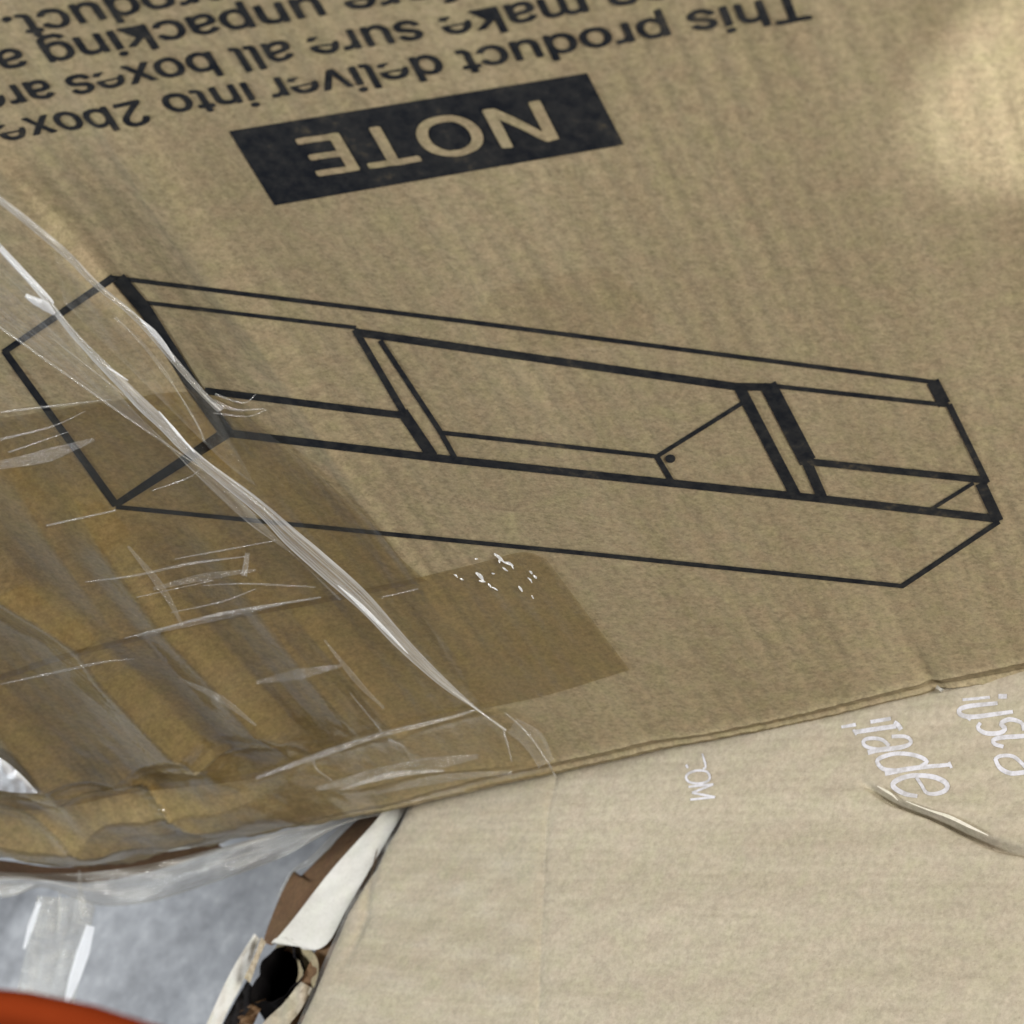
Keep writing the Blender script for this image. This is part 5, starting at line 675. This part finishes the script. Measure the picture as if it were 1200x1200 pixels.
hang_line([(106, 1085), (96, 1120), (86, 1150), (77, 1178)], [10, 15, 13, 5])
hang_line([(93, 1020), (94, 1045), (100, 1075)], [2, 7, 9], M_HANG)
hang_line([(70, 1045), (70, 1070), (68, 1092)], [3, 5, 2], M_HANG)

# ================================================================== PALE BOX
pale = empty('pale_cardboard_box', 'pale cardboard box with white lettering and a torn left edge, under the printed brown box', 'box')
b_ax = np.r_[np.linspace(-0.14, -0.115, 30, endpoint=False), np.linspace(-0.115, -0.055, 110, endpoint=False), np.linspace(-0.055, 0.0, 240, endpoint=False), np.linspace(0.0, 0.05, 90, endpoint=False), np.linspace(0.05, 0.20, 40)]
k_ax = np.linspace(0, 1, 760)**1.15
A = lid_rim(b_ax)[:, None]*(1-k_ax)[None]+0.40*k_ax[None]
B = np.repeat(b_ax[:, None], len(k_ax), 1)
V = lid(A, B)
rim = V[:, :1].copy()
r1 = rim.copy(); r1[..., 2] -= 0.003; r1[..., 0] += 0.0008
r2 = rim.copy(); r2[..., 2] -= 0.010; r2[..., 0] += 0.004
V = np.concatenate([r2, r1, V], 1)
mesh_obj('lid_panel', V.reshape(-1, 3), grid_faces(V.shape[0], V.shape[1])[:, ::-1], M_PALE, pale)
# body under the lid
w0 = W(np.array([[lid_rim(-0.14), -0.14, LZ+LK*(lid_rim(-0.14)-LX)], [lid_rim(0.2), 0.2, LZ+LK*(lid_rim(0.2)-LX)], [0.4, 0.2, LZ+LK*(0.4-LX)], [0.4, -0.14, LZ+LK*(0.4-LX)]]))
w0[:2, 0] += 0.010
def wall(name, a, b, m=M_PALE, drop_=0.006):
    p = np.array([a, b, b, a]); p[:2, 2] -= drop_; p[2:, 2] = FLOOR_Z+0.001
    k = np.linspace(0, 1, 10); u, v_ = np.meshgrid(k, k, indexing='ij'); u = u[..., None]; v_ = v_[..., None]
    P = (p[0]*(1-u)+p[1]*u)*(1-v_)+(p[3]*(1-u)+p[2]*u)*v_
    mesh_obj(name, P.reshape(-1, 3), grid_faces(10, 10), m, pale, world_space=True)
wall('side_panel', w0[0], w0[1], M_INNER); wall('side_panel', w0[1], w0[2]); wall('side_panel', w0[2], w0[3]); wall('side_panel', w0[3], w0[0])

# white-faced flap along the left rim, torn through by a hole
def lid_loft(name, m, top, bot, z0, z1, nu=40, nv=8, jit=0.0, bulge=0.0, parent=None):
    return add_loft(name, m, parent or pale, top, bot, nu, nv, lambda P, H: lid_at(P, H), z0, z1, bulge=bulge, jitter=jit)
lid_loft('white_flap', M_WHITE, [(470, 925), (440, 962), (388, 1020), (346, 1074), (319, 1106), (322, 1100), (333, 1098)],
         [(488, 928), (468, 960), (428, 1028), (405, 1068), (388, 1100), (374, 1112), (356, 1113)], -0.004, -0.0065, 60, 10, 0.0003)
lid_loft('flap_gap_shade', M_INNER, [(480, 925), (462, 960), (422, 1026), (396, 1066), (378, 1098), (352, 1150), (318, 1210), (290, 1262)],
         [(500, 928), (478, 960), (438, 1026), (414, 1070), (396, 1112), (372, 1168), (356, 1204), (330, 1262)], -0.0085, -0.0085, 60, 8, 0.0004)  # shadow of the gap beside the lid, put in as a brown strip
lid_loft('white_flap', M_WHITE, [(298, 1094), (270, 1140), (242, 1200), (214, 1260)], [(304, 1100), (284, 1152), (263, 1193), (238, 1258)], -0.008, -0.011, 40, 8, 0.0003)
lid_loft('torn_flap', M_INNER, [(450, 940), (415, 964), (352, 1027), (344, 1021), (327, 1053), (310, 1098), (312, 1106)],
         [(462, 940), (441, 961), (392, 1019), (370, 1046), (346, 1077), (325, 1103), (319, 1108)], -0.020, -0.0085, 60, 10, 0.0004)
lid_loft('torn_flap_edge', M_SKIRT, [(440, 945), (404, 964), (364, 1004), (342, 1020), (324, 1050)], [(450, 943), (415, 966), (370, 1010), (346, 1023), (328, 1053)], -0.022, -0.020, 40, 4)
# the hole: ragged card walls painted black for the dark inside
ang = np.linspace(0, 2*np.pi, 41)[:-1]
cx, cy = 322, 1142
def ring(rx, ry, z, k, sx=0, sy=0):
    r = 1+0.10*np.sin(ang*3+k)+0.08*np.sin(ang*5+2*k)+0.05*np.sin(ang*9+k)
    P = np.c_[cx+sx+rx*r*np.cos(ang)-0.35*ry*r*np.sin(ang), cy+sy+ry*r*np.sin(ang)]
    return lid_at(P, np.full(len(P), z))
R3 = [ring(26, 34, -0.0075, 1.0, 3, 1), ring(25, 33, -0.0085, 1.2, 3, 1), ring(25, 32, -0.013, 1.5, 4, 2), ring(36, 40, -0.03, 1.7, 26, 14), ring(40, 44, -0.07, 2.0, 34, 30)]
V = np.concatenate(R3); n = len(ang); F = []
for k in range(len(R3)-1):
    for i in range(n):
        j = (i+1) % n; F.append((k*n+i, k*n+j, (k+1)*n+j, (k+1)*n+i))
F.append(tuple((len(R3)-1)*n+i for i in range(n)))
mesh_obj('torn_hole', V, F, M_HOLE, pale)
lid_loft('torn_shred', M_PALE, [(306, 1098), (298, 1120), (286, 1146)], [(312, 1104), (304, 1122), (293, 1152)], -0.004, -0.006, 20, 5, 0.0008)
lid_loft('torn_shred', M_HOLE, [(290, 1148), (274, 1176), (258, 1206), (236, 1250)], [(304, 1168), (290, 1186), (272, 1210), (250, 1252)], -0.0125, -0.0135, 20, 8, 0.001)  # darkness of the hole carried on as a black sheet
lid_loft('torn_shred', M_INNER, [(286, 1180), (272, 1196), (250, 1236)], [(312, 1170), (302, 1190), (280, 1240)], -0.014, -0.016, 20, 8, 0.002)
lid_loft('torn_shred', M_PALE, [(352, 1150), (332, 1176), (306, 1202), (280, 1250)], [(366, 1158), (352, 1184), (336, 1206), (312, 1256)], -0.007, -0.005, 20, 8, 0.0015)

lid_loft('torn_rim', M_KRAFT, [(330, 1096), (358, 1108), (373, 1128), (368, 1158), (352, 1176)], [(322, 1112), (342, 1117), (350, 1136), (344, 1158), (330, 1172)], -0.0058, -0.017, 40, 8, 0.0012)

# white lettering
BIG = [
    ([(986, 852), (1003, 849)], [3, 4]), ([(1020, 846), (1044, 842)], [4, 4]),
    ([(1002, 858), (1028, 854), (1050, 851)], 5), ([(1048, 846), (1052, 849), (1056, 855)], [4, 5, 5]), ([(1000, 855), (1004, 861)], 3),
    ([(1017, 882), (1030, 879), (1054, 876), (1066, 872), (1067, 867), (1060, 863), (1045, 863)], [5, 5, 5, 5, 4, 4, 4]),
    ([(1043, 876), (1030, 878), (1018, 876), (1012, 872), (1013, 867), (1022, 865), (1034, 867), (1042, 874)], 4),
    ([(1037, 906), (1072, 900), (1114, 896)], [6, 5, 4]), ([(1112, 893), (1115, 900)], 3),
    ([(1078, 899), (1086, 892), (1072, 885), (1050, 883), (1032, 888), (1028, 893), (1035, 901), (1050, 903)], 4.5),
    ([(1075, 933), (1060, 930), (1047, 922), (1050, 915), (1068, 909), (1092, 910), (1108, 917), (1109, 925), (1098, 930), (1086, 929), (1080, 920), (1074, 911)], [4, 5, 5.5, 5.5, 5, 5, 5.5, 5.5, 5, 4, 3.5, 3.5]),
    ([(1169, 824), (1148, 826), (1133, 828), (1124, 832), (1127, 838), (1141, 840), (1165, 837), (1187, 834)], [4, 4.5, 5, 5, 5, 5, 4.5, 4]), ([(1139, 838), (1135, 844)], 3.5),
    ([(1170, 816), (1180, 816)], 5), ([(1128, 820), (1160, 817)], 3),
    ([(1200, 856), (1197, 847), (1183, 843), (1173, 848), (1178, 854), (1171, 859), (1155, 859), (1146, 853), (1149, 847)], [4, 4, 5, 5, 5, 5, 5, 4.5, 4]),
    ([(1176, 875), (1166, 872), (1164, 867), (1176, 864), (1200, 862.5), (1222, 860)], [4, 4.5, 5, 5, 4.5, 4]),
    ([(1166, 890), (1172, 886), (1186, 886), (1196, 893), (1204, 902)], 4), ([(1166, 889), (1172, 900), (1184, 906), (1200, 905), (1222, 901)], [4, 5, 5, 5, 4]),
    ([(804, 896), (806, 900)], 2.4), ([(823, 883), (827, 898), (824, 901)], [1.5, 2.4, 2]),
    ([(832, 910), (828, 904), (816, 903), (806, 907), (804, 912), (809, 917), (821, 918), (830, 915), (832, 910)], 2.6),
    ([(807, 922), (836, 919)], 2.4), ([(836, 919), (811, 929)], 2.4), ([(811, 929), (838, 934)], 2.4), ([(838, 934), (809, 937)], 2.4),
]
LETTERS = [(0, 1), (1, 2), (2, 5), (5, 7), (7, 10), (10, 11), (11, 13), (13, 14), (14, 15), (15, 16), (16, 17), (17, 19), (19, 21), (21, 22), (22, 26)]
for a_, b_ in LETTERS:
    V, F, U = join_grids([decal_lines([(poly, np.multiply(w, 1.08))], on_lid(0.00018+0.000006*i), curve=len(poly) > 2) for i, (poly, w) in enumerate(BIG[a_:b_])])
    mesh_obj('printed_letter', V, F, M_WINK, pale, U)
# torn paper along the buckled ridge, bits of white at the edge, and tape laid over the lid
V, F, U = decal_lines([([(1028, 921), (1045, 931), (1052, 938)], [1, 3, 1]), ([(1062, 939), (1085, 948), (1112, 957), (1135, 968), (1158, 979)], [0.8, 1.6, 4, 3.5, 0.8])], lambda P: lid_at(P, np.full(len(P), 0.0016)), curve=True)
mesh_obj('torn_paper', V, F, M_TORN, pale)
V, F, U = decal_lines([([(900, 862), (905, 863), (909, 865)], [4, 6, 4])], on_face(0.0016), curve=True)
mesh_obj('paper_scrap', V, F, M_WHITE, box)
V, F, U = decal_lines([([(1097, 805), (1101, 807), (1105, 810)], [5, 3, 5])], on_face(0.0016), curve=True)
mesh_obj('paper_scrap', V, F, M_WHITE, box)
v, f, uv = loft([(486, 915), (468, 958), (430, 1024), (406, 1068), (376, 1135), (332, 1240)], [(654, 890), (643, 960), (635, 1080), (630, 1160), (626, 1240)], 70, 60, lambda P, H: on_lid(0.0006)(P))
mesh_obj('lid_tape', v, f, M_TAPE_LID, pale, uv)

# ================================================================== ORANGE TUB below the photographer
ct = W(CAM)
def world_ray(p): return W(rays([p]))[0]
DZ = 0.285                                                # rim this far below the lens
def at_depth(p):
    d = world_ray(p); return ct+d*(-DZ/d[2])
p0, p1, p2 = at_depth((0, 1152)), at_depth((100, 1173)), at_depth((195, 1203))
rad = 0.28
mid = (p0+p2)/2; ch = p2-p0; hl = np.linalg.norm(ch[:2])/2
nrm = np.array([-ch[1], ch[0]])/np.linalg.norm(ch[:2])
dirc = nrm if (nrm @ (mid[:2]-at_depth((60, 1100))[:2])) > 0 else -nrm
cen = mid[:2]+dirc*math.sqrt(rad**2-hl**2)
zr_ = p0[2]
prof = [(rad-0.012, -0.30), (rad-0.010, -0.03), (rad-0.008, -0.012), (rad-0.006, -0.002), (rad-0.003, 0.0), (rad, -0.003), (rad+0.0005, -0.008), (rad-0.001, -0.022), (rad-0.006, -0.024), (rad-0.007, -0.05)]
hb = zr_-FLOOR_Z
prof = [(r, z if z > -0.1 else -0.30) for r, z in prof] + [(rad-0.03, -hb+0.01), (rad-0.034, -hb), (0.0005, -hb)]
prof = [(0.0005, -0.30)] + prof
ns = 96
V = []; F = []
for i in range(ns):
    a_ = 2*math.pi*i/ns
    for r, z in prof: V.append((cen[0]+r*math.cos(a_), cen[1]+r*math.sin(a_), zr_+z))
k = len(prof)
for i in range(ns):
    j = (i+1) % ns
    for q in range(k-1): F.append((i*k+q, j*k+q, j*k+q+1, i*k+q+1))
bk = mesh_obj('plastic_tub', V, F, M_ORANGE, world_space=True)
bk['label'] = 'blurred rim of an orange plastic tub in front of the concrete floor'; bk['category'] = 'tub'
